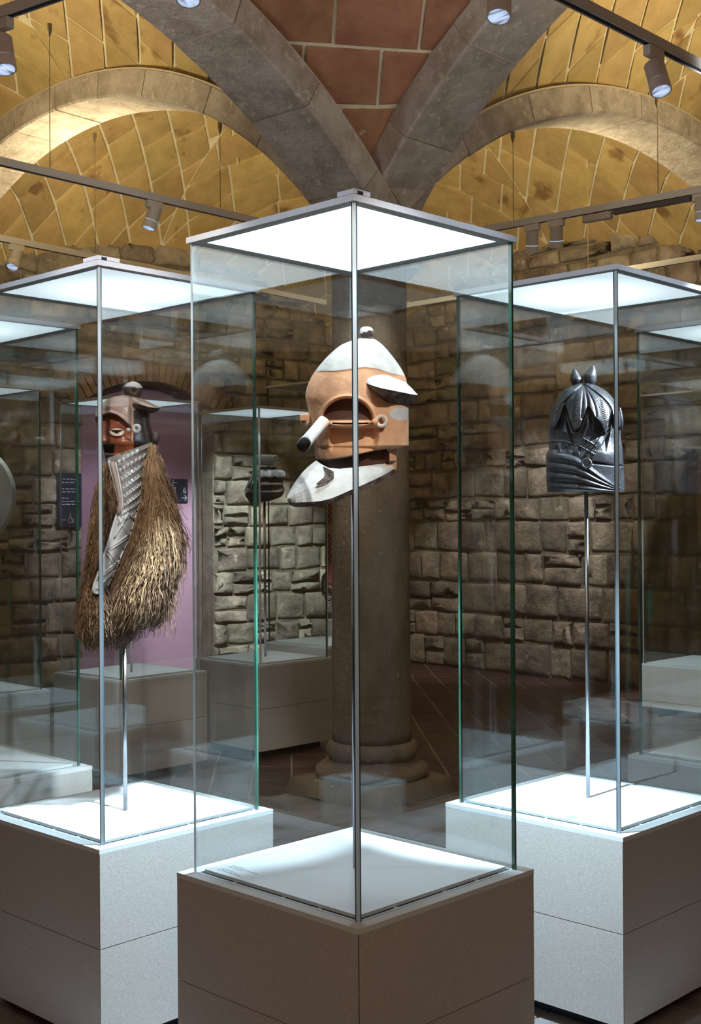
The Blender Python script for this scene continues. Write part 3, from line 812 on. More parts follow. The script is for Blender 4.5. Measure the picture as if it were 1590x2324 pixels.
t4, a4, d4 = trk(1285, 2, 1590, 158, 'lighting track crossing the top right corner', [], 1.2, .6)
t5, a5, d5 = trk(1120, 522, 1590, 436, 'lighting track over the right arch opening', [(1165, 514, 310), (1493, 454, 232)], .3, .5)
t6, a6, d6 = trk(922, 697, 1590, 588, 'lower rear lighting track right of the column', [(1335, 630, 372)], 0, .5)
def on(a, d, x, y):       # point of the track seen nearest to image column x
    lo, hi = -1.5, 6.0; best = None
    for i in range(600):
        s = lo + (hi - lo) * i / 599; p = a + d * s
        if p.y < 1: continue
        q = proj(p); e = abs(q[0] - x)
        if best is None or e < best[0]: best = (e, p)
    return best[1]
def lampat(tr, d, ax, lx, ly, label, **k):
    tp = on(tr, d, ax, 0); hd = P(lx, ly, tp.y - k.pop('fw', .0))
    aim = hd - (tp + Vector((0, 0, -.075)))
    return spotlight(tp, d, hd, label, aim, **k)
lampat(a1, d1, 4, 12, 158, 'large spotlight at the left edge under the top left track', fw=.03)
lampat(a1, d1, 428, 427, 0, 'spotlight just entering the top edge left of centre', fw=.03)
lampat(a4, d4, 1135, 1131, 38, 'spotlight at the top edge in front of the right rib', fw=.04)
lampat(a4, d4, 1482, 1500, 207, 'large spotlight under the top right track', fw=.05)
lampat(a2_, d2, 348, 337, 518, 'spotlight under the track over the left arch opening', fw=.01)
lampat(a3, d3, 38, 28, 606, 'tilted spotlight at the left edge under the lower rear track', fw=.05)
lampat(a5, d5, 1208, 1206, 574, 'left one of the paired spotlights right of the nearest case', fw=-.03)
lampat(a5, d5, 1260, 1262, 563, 'right one of the paired spotlights right of the nearest case', fw=-.03)
lampat(a5, d5, 1592, 1592, 500, 'spotlight cut by the right edge under the track', fw=.0)
# driver box and second rail under the right track
q0 = on(a5, d5, 1355, 0)
bx = empty('track_driver', q0, math.atan2(d5.y, d5.x), label='long white driver box hanging under the track over the right arch', cat='driver box')
V, Fc = box(-.10, .10, -.018, .018, -.062, -.014); mk('box_body', V, Fc, mat('white_plastic', (.66, .62, .58), .45), bx, bevel=.01)
V, Fc = box(-.06, -.03, -.009, .009, -.016, -.0095); mk('mount', V, Fc, MATS['white_plastic'], bx)
V, Fc = box(.06, .08, -.009, .009, -.016, -.0095); mk('mount', V, Fc, MATS['white_plastic'], bx)
q1 = on(a5, d5, 1392, 0); q2 = on(a5, d5, 1570, 0); Ln = (q2 - q1).length
bx = empty('linear_washer', q1, math.atan2((q2 - q1).y, (q2 - q1).x), label='slim dark linear lamp clipped under the right hand end of the track', cat='linear lamp')
V, Fc = box(0, Ln, -.02, .02, -.04, -.0135); mk('lamp_body', V, Fc, mat('dark_grey_lamp', (.12, .11, .11), .5), bx)
V, Fc = box(0.02, Ln - .02, -.009, .009, -.014, -.0095); mk('clip_bar', V, Fc, MATS['dark_grey_lamp'], bx)
# wall spots added near the rear tracks, with no heads of their own
lamp('SPOT', 'wall_wash', (-0.75, 10.6, 3.35), (-1.0, 12.75, .85), 1000, (.98, 1.0, .93), .05, 46, .55)
lamp('SPOT', 'wall_wash', (1.25, 10.2, 3.35), (1.6, 12.1, 1.1), 190, (1.0, .93, .87), .05, 50, .6)
lamp('SPOT', 'wall_wash', (-.9, 8.2, 3.35), (-2.1, 12.1, 2.0), 120, (1.0, .92, .98), .05, 34, .6)
lamp('SPOT', 'wall_wash', (2.5, 9.2, 3.35), (3.1, 10.9, 1.4), 90, (1.0, .93, .84), .05, 60, .7)
lamp('SPOT', 'wall_wash', (-2.3, 8.9, 3.35), (-3.4, 10.9, 1.5), 60, (1.0, .85, .62), .05, 60, .7)
lamp('SPOT', 'wall_wash', (-1.5, 9.7, 3.35), (-2.1, 12.0, 1.2), 230, (.97, .93, 1.0), .05, 44, .6)
lamp('SPOT', 'plinth_beam', (1.1, 8.1, 3.35), (2.5, 9.9, .3), 650, (.86, .95, 1.0), .04, 24, .6)  # plinth spots added without fixtures to brighten the plinth faces
lamp('SPOT', 'plinth_beam', (-1.1, 8.6, 3.35), (-.35, 10.0, .45), 230, (.86, .95, 1.0), .04, 20, .6)
lamp('SPOT', 'plinth_beam', (-2.5, 5.3, 3.35), (-1.55, 7.4, .3), 70, (1.0, .97, .92), .04, 34, .6)
lamp('SPOT', 'plinth_beam', (.4, 5.9, 3.35), (-.55, 8.1, .4), 45, (1.0, .92, .80), .04, 30, .6)
lamp('SPOT', 'plinth_beam', (0.05, 6.0, 3.35), (-0.45, 3.9, .3), 60, COOL, .04, 34, .25)
lamp('SPOT', 'plinth_beam', (0.0, 5.7, 3.35), (0.5, 3.9, .2), 50, COOL, .04, 34, .25)
#==MASKS==
# ---------------------------------------------------------------- carved masks
def sst(a, b, x): t = min(1, max(0, (x - a) / (b - a) if b != a else 0)); return t * t * (3 - 2 * t)
def interp(xs, ys, x):
    if x <= xs[0]: return ys[0]
    if x >= xs[-1]: return ys[-1]
    for i in range(len(xs) - 1):
        if x <= xs[i + 1]:
            def sl(k):
                if k == 0: return (ys[1] - ys[0]) / (xs[1] - xs[0])
                if k == len(xs) - 1: return (ys[-1] - ys[-2]) / (xs[-1] - xs[-2])
                a = (ys[k] - ys[k - 1]) / (xs[k] - xs[k - 1]); b = (ys[k + 1] - ys[k]) / (xs[k + 1] - xs[k])
                return 0 if a * b <= 0 else 2 * a * b / (a + b)
            h = xs[i + 1] - xs[i]; t = (x - xs[i]) / h; m0, m1 = sl(i) * h, sl(i + 1) * h
            return (2 * t**3 - 3 * t * t + 1) * ys[i] + (t**3 - 2 * t * t + t) * m0 + (-2 * t**3 + 3 * t * t) * ys[i + 1] + (t**3 - t * t) * m1
def lin(pts, x):
    if x <= pts[0][0]: return pts[0][1]
    for (a, b), (c, d) in zip(pts, pts[1:]):
        if x <= c: return b + (d - b) * (x - a) / (c - a)
    return pts[-1][1]
def segdist(x, y, a, b):
    dx, dy = b[0] - a[0], b[1] - a[1]; L2 = dx * dx + dy * dy; t = ((x - a[0]) * dx + (y - a[1]) * dy) / L2
    t = min(1, max(0, t)); return math.hypot(x - a[0] - dx * t, y - a[1] - dy * t)
def sculpt(name, rows, Y0, root, mats, matfn=None, disp=None, nphi=120, nrow=100, dk=0.9, fine=0.62, smooth=True, **k):
    """lofted closed body whose rows are (y, x left, x right[, depth centre shift]); disp pushes the camera side out"""
    ys = [r[0] for r in rows]; xl = [r[1] for r in rows]; xr = [r[2] for r in rows]; dc = [r[3] if len(r) > 3 else 0 for r in rows]
    V = []; info = []
    for j in range(nrow + 1):
        y = ys[0] + (ys[-1] - ys[0]) * j / nrow
        a, b, c = interp(ys, xl, y), interp(ys, xr, y), interp(ys, dc, y); w_ = (b - a) / 2; xc = (a + b) / 2; dh = dk * w_ * Y0 / F
        for i in range(nphi):
            # more vertices on the camera side
            t = i / nphi; ph = math.pi * t / fine if t < fine else math.pi + math.pi * (t - fine) / (1 - fine)
            x = xc + w_ * math.cos(ph); sn = math.sin(ph); Y = Y0 + c - dh * sn
            fr = sn > -.001
            if disp and fr: Y -= disp(x, y) * min(1, sn * 2.2)
            V.append(P(x, y, Y)); info.append((x, y, fr))
    Fc = [];
    for j in range(nrow):
        for i in range(nphi):
            i2 = (i + 1) % nphi; Fc.append((j * nphi + i, (j + 1) * nphi + i, (j + 1) * nphi + i2, j * nphi + i2))
    Fc.append(tuple(range(nphi))); Fc.append(tuple(nrow * nphi + i for i in range(nphi))[::-1])
    mi = None; colors = k.pop('colors', None); soft = k.pop('soft', 1.2)
    if matfn and colors:
        o = mk(name, shift(V, root.location), Fc, mats, root, smooth=smooth, **k)
        at = o.data.color_attributes.new('paint', 'FLOAT_COLOR', 'POINT'); buf = []
        for x, y, fr in info:
            c = np.zeros(3)
            for dx, dy in ((-soft, -soft * .4), (soft, soft * .4), (soft * .4, -soft), (-soft * .4, soft)): c += np.array(colors[matfn(x + dx * .6, y + dy * .6, fr)]) / 4
            buf += [c[0], c[1], c[2], 1]
        at.data.foreach_set('color', buf); return o
    if matfn:
        mi = []
        for f in Fc:
            if len(f) > 4: mi.append(matfn(*info[f[0]])); continue
            q = [info[i] for i in f]; mi.append(matfn(sum(a[0] for a in q) / 4, sum(a[1] for a in q) / 4, all(a[2] for a in q)))
    return mk(name, shift(V, root.location), Fc, mats, root, smooth=smooth, mi=mi, **k)
def paintmat(name, rough, coat=0, bump=.22, bs=45, mott=.16):
    m = mat(name, (.5, .5, .5), rough, coat=coat, bump=bump, bs=bs); N = m.node_tree.nodes; L = m.node_tree.links; b = N['Principled BSDF']
    a = N.new('ShaderNodeAttribute'); a.attribute_name = 'paint'
    n = N.new('ShaderNodeTexNoise'); n.inputs['Scale'].default_value = 26; n.inputs['Detail'].default_value = 8
    L.new(N.new('ShaderNodeNewGeometry').outputs['Position'], n.inputs['Vector'])
    mr = N.new('ShaderNodeMapRange'); mr.inputs[1].default_value = .3; mr.inputs[2].default_value = .7; mr.inputs[3].default_value = 1 - mott; mr.inputs[4].default_value = 1 + mott
    L.new(n.outputs['Fac'], mr.inputs[0])
    v = N.new('ShaderNodeVectorMath'); v.operation = 'SCALE'; L.new(a.outputs['Color'], v.inputs[0]); L.new(mr.outputs[0], v.inputs['Scale'])
    L.new(v.outputs[0], b.inputs['Base Color']); return m
def strip_grid(name, A, B, root, m, thick=(0, 0, -0.012), n=None, k=6, bulge=0.0, mi=None, mats=None, edge=None):
    """slab between two lists of 3D points (same length) with a thickness vector"""
    V = []; n = len(A); tv = Vector(thick)
    for a, b in zip(A, B):
        for i in range(k + 1):
            t = i / k; p = Vector(a) * (1 - t) + Vector(b) * t; p.y -= bulge * math.sin(math.pi * t); V.append(p)
    off = len(V); V += [p + tv for p in V[:off]]
    K1 = k + 1; Fc = []; I = []
    for j in range(n - 1):
        for i in range(k):
            q = (j * K1 + i, j * K1 + i + 1, (j + 1) * K1 + i + 1, (j + 1) * K1 + i); Fc.append(q); I.append(0)
            Fc.append(tuple(off + t for t in q[::-1])); I.append(1)
    for j in range(n - 1):
        for i in (0, k): q = (j * K1 + i, (j + 1) * K1 + i); Fc.append((q[0], q[1], q[1] + off, q[0] + off)); I.append(1)
    for i in range(k):
        for j in (0, n - 1): q = (j * K1 + i, j * K1 + i + 1); Fc.append((q[0], q[1], q[1] + off, q[0] + off)); I.append(1)
    return mk(name, shift(V, root.location), Fc, mats or m, root, smooth=False, mi=I if mats else None)
def wtube(name, pts, r, root, m, n=10, smooth=True, **k):
    V, Fc = tube(pts, r, n); return mk(name, shift(V, root.location), Fc, m, root, smooth=smooth, **k)
def ringat(name, c, r, rt, root, m, tilt=(0, -1, 0), n=28, sx=1.0):
    ax = Vector(tilt).normalized(); a = ax.cross(Vector((0, 0, 1))).normalized(); b = ax.cross(a)
    V = []; Fc = []; q = 10
    for i in range(n):
        t = 2 * math.pi * i / n; d = a * math.cos(t) * sx + b * math.sin(t)
        for j in range(q):
            s = 2 * math.pi * j / q; V.append(Vector(c) + d * (r + rt * math.cos(s)) + ax * rt * math.sin(s))
    for i in range(n):
        for j in range(q): Fc.append((i * q + j, ((i + 1) % n) * q + j, ((i + 1) % n) * q + (j + 1) % q, i * q + (j + 1) % q))
    return mk(name, shift(V, root.location), Fc, m, root, smooth=True)

CHALK = mat('white_chalk_paint', (0.60, 0.60, 0.58), 0.75, 0, (0.72, 0.72, 0.71), 30, bump=.25, bs=55, spots=((0.30, 0.24, 0.18), 60, 0.70))
OCHRE = mat('orange_ochre_paint', (0.66, 0.30, 0.13), 0.7, 0, (0.74, 0.42, 0.24), 14, bump=.22, bs=45, spots=((0.48, 0.28, 0.20), 24, 0.68))
DKWOOD = mat('dark_red_brown_wood', (0.075, 0.028, 0.018), 0.6, 0, (0.16, 0.07, 0.045), 30, bump=.4, bs=40)
BLKWOOD = mat('blackened_wood', (0.012, 0.012, 0.016), 0.5, bump=.3)
# ---- the orange and white mask
Y0 = 3.27
rt = empty('helmet_mask', P(805, 1140, 3.25), label='orange and white helmet mask with long nose and jutting beard plate on the centre rod', cat='mask')
capx = [(690, 846), (715, 842), (760, 842), (800, 837), (828, 833), (860, 838), (888, 848), (950, 858)]
mt = [(714, 1040), (745, 1043), (790, 1036), (850, 1022), (875, 1018), (890, 1030)]
mb = [(714, 1044), (722, 1048), (760, 1066), (800, 1062), (840, 1056), (880, 1050), (890, 1040)]
def lidc(x): return 960 + 2.0 * math.sin(math.pi * (x - 741) / 105)
def dispC(x, y):
    d = 0.0
    d += 0.004 * sst(3, -1, y - lin(capx, x))
    ex = ((x - 788) / 59); ey = ((y - 957) / 55); r = math.hypot(ex, ey)
    if y < 957 + 4: 
        ins = sst(1.0, 0.93, r) * sst(960, 955, y)
        d -= 0.040 * ins * (0.25 + 0.75 * min(1, (960 - y) / 40))
        d += 0.007 * math.exp(-((r - 1.07) / 0.05) ** 2) * sst(962, 950, y)
    if 741 < x < 847:
        hw = 7.5 * math.sin(math.pi * (x - 741) / 106) ** 0.7
        e = abs(y - lidc(x)); d += 0.022 * sst(hw + 1.5, hw - .5, e) - 0.010 * sst(2.2, 1.0, e) * (hw > 3.5)
    # hollow under the lids, cheeks come forward again
    if 745 < x < 862: d -= 0.032 * sst(966, 972, y) * sst(1034, 985, y) * sst(745, 756, x) * sst(862, 845, x)
    m0, m1 = lin(mt, x), lin(mb, x)
    if 714 < x < 886: d -= 0.034 * sst(m0 - .5, m0 + 2, y) * sst(m1 + 4, m1 + 1, y) * sst(886, 872, x)
    if y > 1046 and y > m1: d -= 0.02
    return d
def matC(x, y, fr):
    if not fr: return 2 if y > 850 else 0
    if y < lin(capx, x): return 0
    ex = ((x - 788) / 59); ey = ((y - 957) / 55)
    if ex * ex + ey * ey < 0.93 and y < 953: return 2
    if 715 < x < 884 and lin(mt, x) + .5 < y < lin(mb, x) + 1: return 2
    if ((x - 912) / 28) ** 2 + ((y - 939) / 15) ** 2 < 1 and y > 925: return 0
    if 755 < x < 850 and abs(y - lidc(x)) < 1.8: return 3
    return 1
rows = [(766, 822, 838), (769, 812, 848), (775, 792, 858), (783, 774, 868), (803, 749, 886), (823, 730, 901), (842, 715, 913), (860, 704, 921), (880, 696, 925), (900, 693, 926),
        (920, 697, 927), (945, 701, 927), (975, 705, 927), (1000, 711, 927), (1011, 713, 927), (1016, 714, 906), (1020, 714, 901), (1041, 716, 900), (1056, 728, 900), (1066, 750, 899), (1070, 860, 896)]
sculpt('face_shell', rows, Y0, rt, [paintmat('face_paint', .72)], matC, dispC, 260, 250, 0.88, colors=[(.62, .62, .60), (.72, .39, .22), (.085, .030, .020), (.012, .012, .014)])
def headY(x, y):     # front depth of the head at a pixel
    ys = [r[0] for r in rows]; a = interp(ys, [r[1] for r in rows], y); b = interp(ys, [r[2] for r in rows], y); w_ = (b - a) / 2
    c = max(-1, min(1, (x - (a + b) / 2) / w_)); return Y0 - .88 * w_ * Y0 / F * math.sqrt(max(0, 1 - c * c))
# hair flange: three lines (root, ridge, under root)
fl = [(829, 864, 868, 873, .0), (834, 857, 871, 884, .012), (845, 851, 875, 897, .03), (862, 848, 880, 914, .045), (880, 850, 884, 928, .055), (900, 858, 888, 929, .055), (920, 868, 892, 927, .045), (935, 882, 895, 915, .025), (947, 895, 897, 899, .0)]
V = []; Fc = []; I = []
for x, a, b, c, p in fl:
    Yh = min(headY(min(x, 915), a) + .004, Y0); Yb = Yh - p * .6
    for t in (0, .5, 1): V.append(P(x, a + (b - a) * t, Yh + (Yb - p - Yh) * (t ** .8)))
    for t in (.35, .7, 1): V.append(P(x, b + (c - b) * t, (Yb - p) + (Yh + .012 - Yb + p) * t))
    V.append(P(x, (a + c) / 2, Y0 + .03))
for i in range(len(fl) - 1):
    for j in range(7): q = j; q2 = (j + 1) % 7; Fc.append((i * 7 + q, i * 7 + q2, (i + 1) * 7 + q2, (i + 1) * 7 + q)); I.append(0 if j < 2 else 1)
Fc += [tuple(range(7))[::-1], tuple((len(fl) - 1) * 7 + j for j in range(7))]; I += [0, 0]
UNDER = mat('scorched_brown_wood', (0.045, 0.026, 0.02), 0.8, 0, (0.30, 0.24, 0.19), 26, bump=.5, contrast=(.45, .7))
mk('hair_flange', shift(V, rt.location), Fc, [CHALK, UNDER], rt, mi=I)
# nose: rounded square bar from the root to a cut tip
a = P(733, 958, 3.135); b = P(689, 1009, 3.03); ax = (b - a).normalized()
sd = ax.cross(Vector((0, -1, 0))).normalized(); up = sd.cross(ax).normalized()
V = []; Fc = []; I = []; n_ = 20; rs = [(-.035, .013), (0, .0165), (.3, .0155), (.7, .0155), (.97, .0165), (1.0, .0155)]
for t, r in rs:
    for i in range(n_):
        an = 2 * math.pi * i / n_; c, s = math.cos(an), math.sin(an); k = 1 / (abs(c) ** 3 + abs(s) ** 3) ** (1 / 3)
        o_ = (ax * (-.010 * s) if t > .9 else Vector((0, 0, 0)))
        V.append(a + (b - a) * t + (sd * c + up * s) * r * k * .95 + o_)
for j in range(len(rs) - 1):
    for i in range(n_): Fc.append((j * n_ + i, j * n_ + (i + 1) % n_, (j + 1) * n_ + (i + 1) % n_, (j + 1) * n_ + i)); I.append(0 if j < 2 else 1)
Fc += [tuple((len(rs) - 1) * n_ + i for i in range(n_)), tuple(range(n_))[::-1]]; I += [2, 0]
mk('nose', shift(V, rt.location), Fc, [mat('pale_ochre_paint', (.70, .50, .38), .7, 0, (.72, .62, .54), 20, bump=.2), CHALK, BLKWOOD], rt, smooth=True, mi=I)
e = P(865, 956, headY(865, 956) - .012); ringat('ear', e, .0125, .0052, rt, MATS['pale_ochre_paint'], (-.25, -1, 0))
V, Fc = ball(P(850, 958, headY(850, 958) - .006), .009, .008, .009, 12, 8); mk('ear_stub', shift(V, rt.location), Fc, OCHRE, rt, smooth=True)
e = P(692, 953, 3.25); ringat('ear', e, .012, .005, rt, MATS['pale_ochre_paint'], (-.8, -.6, 0))
V, Fc = box(-.014, .012, -.01, .01, -.009, .009); q = P(692, 948, 3.245); mk('ear_stub', shift([(x + q.x, y + q.y, z + q.z) for x, y, z in V], rt.location), Fc, OCHRE, rt, bevel=.003)
# knob on the crown
rowsk = [(741, 826, 836), (744, 819, 843), (750, 816, 847), (757, 816, 848), (765, 818, 846), (772, 816, 850)]
sculpt('crown_knob', rowsk, Y0 - .005, rt, [CHALK, UNDER], lambda x, y, f: 0 if y < 752 - (x - 832) * .2 or (x < 824 and y < 756) else 1, None, 14, 10, .9, smooth=False)
# beard plate
inner = [(886, 1050, .0), (862, 1053, -.055), (832, 1057, -.095), (800, 1061, -.115), (770, 1064, -.125), (746, 1062, -.13), (730, 1054, -.135), (717, 1045, -.14), (700, 1058, -.17), (685, 1073, -.19), (670, 1093, -.205), (658, 1112, -.215), (651.5, 1126, -.225)]
outer = [(894, 1064, -.015), (871, 1078, -.085), (846, 1090, -.13), (822, 1101, -.165), (800, 1110, -.19), (776, 1121, -.21), (752, 1131, -.225), (728, 1137, -.24), (706, 1139, -.25), (687, 1140, -.255), (671, 1140.5, -.252), (661, 1140, -.245), (653, 1136, -.235)]
A = [P(x, y, Y0 + d) for x, y, d in inner]; B = [P(x, y, Y0 + d) for x, y, d in outer]
o_ = strip_grid('beard_plate', A, B, rt, None, thick=(0.004, .012, -.0105), k=8, bulge=.012, mats=[CHALK, UNDER])
# lower lip ridge that points down the plate
V = [P(733, 1058, 3.12), P(757, 1070, 3.115), P(757, 1083, 3.085), P(741, 1095, 3.055), P(722, 1100, 3.035), P(718, 1097, 3.03), P(736, 1082, 3.07), P(738, 1068, 3.10)]
V2 = [v + Vector((0, .03, -.008)) for v in V]; n_ = len(V)
mk('lip_ridge', shift(V + V2, rt.location), [tuple(range(n_))] + [(i, (i + 1) % n_, n_ + (i + 1) % n_, n_ + i) for i in range(n_)] + [tuple(range(n_, 2 * n_))[::-1]], [UNDER, CHALK], rt, mi=[0] + [1 if i in (3, 4) else 0 for i in range(n_)] + [0])

# ---- the raffia bearded mask
Y1 = 3.95
rt = empty('raffia_mask', P(285, 1470, 3.93), label='dark red brown face mask with horned cap, white carved collar and thick raffia beard', cat='mask')
REDW = mat('polished_red_wood', (0.20, 0.060, 0.028), 0.28, 0, (0.30, 0.11, 0.055), 16, coat=.5, bump=.12, bs=30)
CAPW = mat('polished_brown_cap', (0.22, 0.13, 0.10), 0.22, 0, (0.36, 0.25, 0.21), 18, coat=.6, bump=.15)
DKW2 = mat('dark_brown_wood', (0.028, 0.016, 0.012), 0.5, 0, (0.07, 0.045, 0.035), 30, bump=.4)
PALE = mat('pale_eye_paint', (.55, .42, .36), .5)
brow = [(212, 950), (232, 942), (250, 938), (266, 943), (280, 953), (296, 968), (305, 975)]
def d1(x, y):
    d = 0.0; yb = lin(brow, x)
    d += .012 * sst(yb + 2, yb - 2, y) * sst(300, 290, x) - .020 * sst(yb + 1, yb + 3, y) * sst(yb + 40, yb + 8, y) * sst(300, 285, x)
    d += .008 * math.exp(-((y - yb + 3) / 3) ** 2) * sst(300, 290, x)
    e = ((x - 265) / 19) ** 2 + ((y - 981) / 11) ** 2; d += .012 * sst(1.1, .6, e)
    if 250 < x < 280: 
        ht = 9 * (1 - abs(x - 264) / 16); 
        if 976 < y < 976 + ht: d -= .012
    d += .020 * math.exp(-((x - 229) / 10) ** 2) * sst(962, 1000, y) * sst(1010, 1003, y)
    if 236 < x < 259 and 1008 < y < 1028: d -= .03
    d += .012 * math.exp(-((y - 1033) / 4) ** 2) * sst(275, 262, x)
    d += .010 * math.exp(-((x - 275) / 14) ** 2 - ((y - 1005) / 16) ** 2)
    return d
def m1(x, y, fr):
    yb = lin(brow, x)
    if x > 303 and y > 930: return 2
    if not fr: return 2
    if y < yb: return 1
    if 250 < x < 280 and 976 < y < 976 + 9 * (1 - abs(x - 264) / 16): return 2
    if ((x - 265) / 19) ** 2 + ((y - 981) / 10) ** 2 < .85: return 3
    if 236 < x < 259 and 1008 < y < 1029: return 2
    if 238 < x < 267 and 1034 < y < 1052: return 2
    return 0
rows1 = [(897, 275, 296), (899, 262, 305), (905, 246, 322), (915, 232, 334), (925, 220, 340), (945, 215, 339), (960, 218, 341), (985, 222, 346), (1000, 220, 349), (1008, 224, 350), (1015, 232, 350), (1030, 237, 347), (1044, 240, 340), (1054, 246, 330)]
sculpt('face', rows1, Y1, rt, [paintmat('polished_face_paint', .3, .35, .12, 30)], m1, d1, 200, 160, .85, colors=[(.26, .075, .034), (.33, .22, .18), (.022, .013, .010), (.60, .46, .38)], soft=.8)
# horn to the right of the cap
hs = [(300, 900, 935, .02), (318, 903, 938, .05), (335, 911, 940, .05), (350, 918, 936, .04), (360, 923, 931, .02), (364, 926, 928, .0)]
V = []; Fc = []; I = []
for x, a, b, p in hs:
    m_ = a + (b - a) * .42; Yh = Y1 - .05
    for yy, dd in ((a, .0), ((a + m_) / 2, p * .8), (m_, p), ((m_ + b) / 2, p * .7), (b, 0), ((a + b) / 2, -.04)): V.append(P(x, yy, Yh - dd))
for i in range(len(hs) - 1):
    for j in range(6): Fc.append((i * 6 + j, i * 6 + (j + 1) % 6, (i + 1) * 6 + (j + 1) % 6, (i + 1) * 6 + j)); I.append(0 if j < 2 else 1)
Fc += [tuple(range(6))[::-1], tuple((len(hs) - 1) * 6 + j for j in range(6))]; I += [0, 1]
mk('cap_horn', shift(V, rt.location), Fc, [CAPW, DKW2], rt, mi=I)
CHW = mat('worn_white_knob', (.55, .52, .50), .4, 0, (.3, .26, .24), 30)
sculpt('crown_knob', [(866, 298, 306), (868, 291, 312), (873, 284, 319), (880, 280, 323), (890, 280, 322), (897, 285, 319), (906, 292, 316)], Y1 - .01, rt, [CHW, DKW2], lambda x, y, f: 0 if y < 878 + (x - 300) * .1 else 1, lambda x, y: -.012 * math.exp(-((x - 304) / 5) ** 2 - ((y - 888) / 4) ** 2), 24, 14, .9, smooth=False)
ringat('ear', P(310, 973, Y1 - .115), .010, .0055, rt, CHW, (-.3, -1, 0))
V, Fc = ball(P(291, 976, Y1 - .125), .007, .006, .007, 12, 8); mk('ear_stud', shift(V, rt.location), Fc, CHW, rt, smooth=True)
V, Fc = ball(P(352, 995, Y1 - .02), .013, .016, .022, 12, 8); mk('hair_knot', shift(V, rt.location), Fc, DKW2, rt, smooth=True)
# collar plate
Lx = [(1040, 243), (1055, 246), (1090, 257), (1125, 266), (1150, 270), (1175, 262), (1210, 251), (1250, 239), (1290, 227), (1325, 214), (1340, 208), (1348, 214)]
Rx = [(1012, 345), (1030, 338), (1060, 331), (1100, 327), (1130, 323), (1160, 313), (1190, 305), (1215, 297), (1240, 285), (1270, 272), (1295, 262), (1320, 250), (1340, 240), (1348, 232)]
def cl(t):   # left and right points of the collar at t
    yl = 1040 + (1348 - 1040) * t; yr = 1003 + (1348 - 1003) * t; return (lin(Lx, yl), yl), (lin(Rx, yr), yr)
def cY(t, s): return Y1 - .085 - .05 * t - (.040 * math.sin(math.pi * min(1, s + .12)) * (1 - .55 * t)) + (s ** 3) * .05
def cp(t, s, o=0.0):
    (xl, yl), (xr, yr) = cl(t); return P(xl + (xr - xl) * s, yl + (yr - yl) * s, cY(t, s) - o)
V = []; Fc = []; I = []; nt, ns = 40, 12
for j in range(nt + 1):
    for i in range(ns + 1): V.append(cp(j / nt, i / ns))
of = len(V); V += [v + Vector((0, .012, 0)) for v in V[:of]]
for j in range(nt):
    for i in range(ns):
        q = (j * (ns + 1) + i, (j + 1) * (ns + 1) + i, (j + 1) * (ns + 1) + i + 1, j * (ns + 1) + i + 1); Fc.append(q); I.append(0 if j / nt < .40 else 1)
        Fc.append(tuple(of + t for t in q[::-1])); I.append(2)
for j in range(nt):
    for i in (0, ns): a = j * (ns + 1) + i; b = (j + 1) * (ns + 1) + i; Fc.append((a, b, b + of, a + of)); I.append(1)
GREYW = mat('grey_rubbed_wood', (.20, .17, .155), .32, 0, (.34, .31, .29), 24, coat=.2)
KAOL = mat('white_kaolin', (.62, .63, .65), .5, 0, (.70, .71, .73), 20)
mk('collar_plate', shift(V, rt.location), Fc, [GREYW, KAOL, DKW2], rt, smooth=True, mi=I)
def cband(name, pts, r, m): wtube(name, [cp(t, s, .002) for t, s in pts], r, rt, m, 6)
cband('border_strip', [(t, .0 + .02) for t in np.linspace(.02, .98, 22)], .0042, KAOL)
cband('border_strip', [(t, .17) for t in np.linspace(.05, .40, 12)], .0022, KAOL)
cband('border_strip', [(t, .97) for t in np.linspace(.35, .98, 14)], .0036, KAOL)
strap = [cp(t, .09, .003) for t in np.linspace(.04, .42, 10)]
wtube('border_strap', strap, .0085, rt, mat('pinkish_wood', (.36, .26, .22), .5), 6)
for k in range(8):
    t0 = -.085 + k * .062
    cband('collar_ridge', [(t0 + .10 - .06 * s, s) for s in np.linspace(.22, .97, 9) if t0 + .10 - .06 * s > .004] or [(.005, .3), (.004, .5)], .0024, CAPW if k < 3 else KAOL)
parts = []
for r_ in range(8):
    for c_ in range(7):
        s = .25 + c_ * .105; t = -.025 + r_ * .062 + .10 - .06 * s
        if t > .50 or t < .03: continue
        ce = cp(t, s, .009); q = [cp(t - .022, s - .04, .0), cp(t - .022, s + .04, .0), cp(t + .022, s + .04, .0), cp(t + .022, s - .04, .0)]
        parts.append(([ce] + q, [(0, 1, 2), (0, 2, 3), (0, 3, 4), (0, 4, 1)]))
V, Fc = join(*parts); mk('carved_studs', shift(V, rt.location), Fc, mat('polished_grey_studs', (.40, .38, .38), .22, 0, (.6, .6, .62), 40), rt)
zz = [[(.44, .1), (.62, .9)], [(.46, .22), (.64, .98)], [(.60, .9), (.68, .08)], [(.62, .95), (.70, .1)], [(.68, .1), (.80, .9)], [(.70, .08), (.83, .92)], [(.78, .9), (.88, .1)], [(.80, .95), (.90, .1)], [(.86, .1), (.96, .55)], [(.84, .92), (.97, .3)], [(.44, .55), (.60, .25)], [(.5, .9), (.44, .5)]]
for z_ in zz:
    cband('zigzag_strip', [(z_[0][0] + (z_[1][0] - z_[0][0]) * u, z_[0][1] + (z_[1][1] - z_[0][1]) * u) for u in np.linspace(0, 1, 8)], .0032, KAOL)
parts = [ball(cp(t, .93, .004), .0035, .002, .0035, 8, 5) for t in np.linspace(.45, .95, 9)] + [ball(cp(.40, .05, .006), .004, .002, .004, 8, 5)]
V, Fc = join(*parts); mk('lacing_holes', shift(V, rt.location), Fc, BLKWOOD, rt)
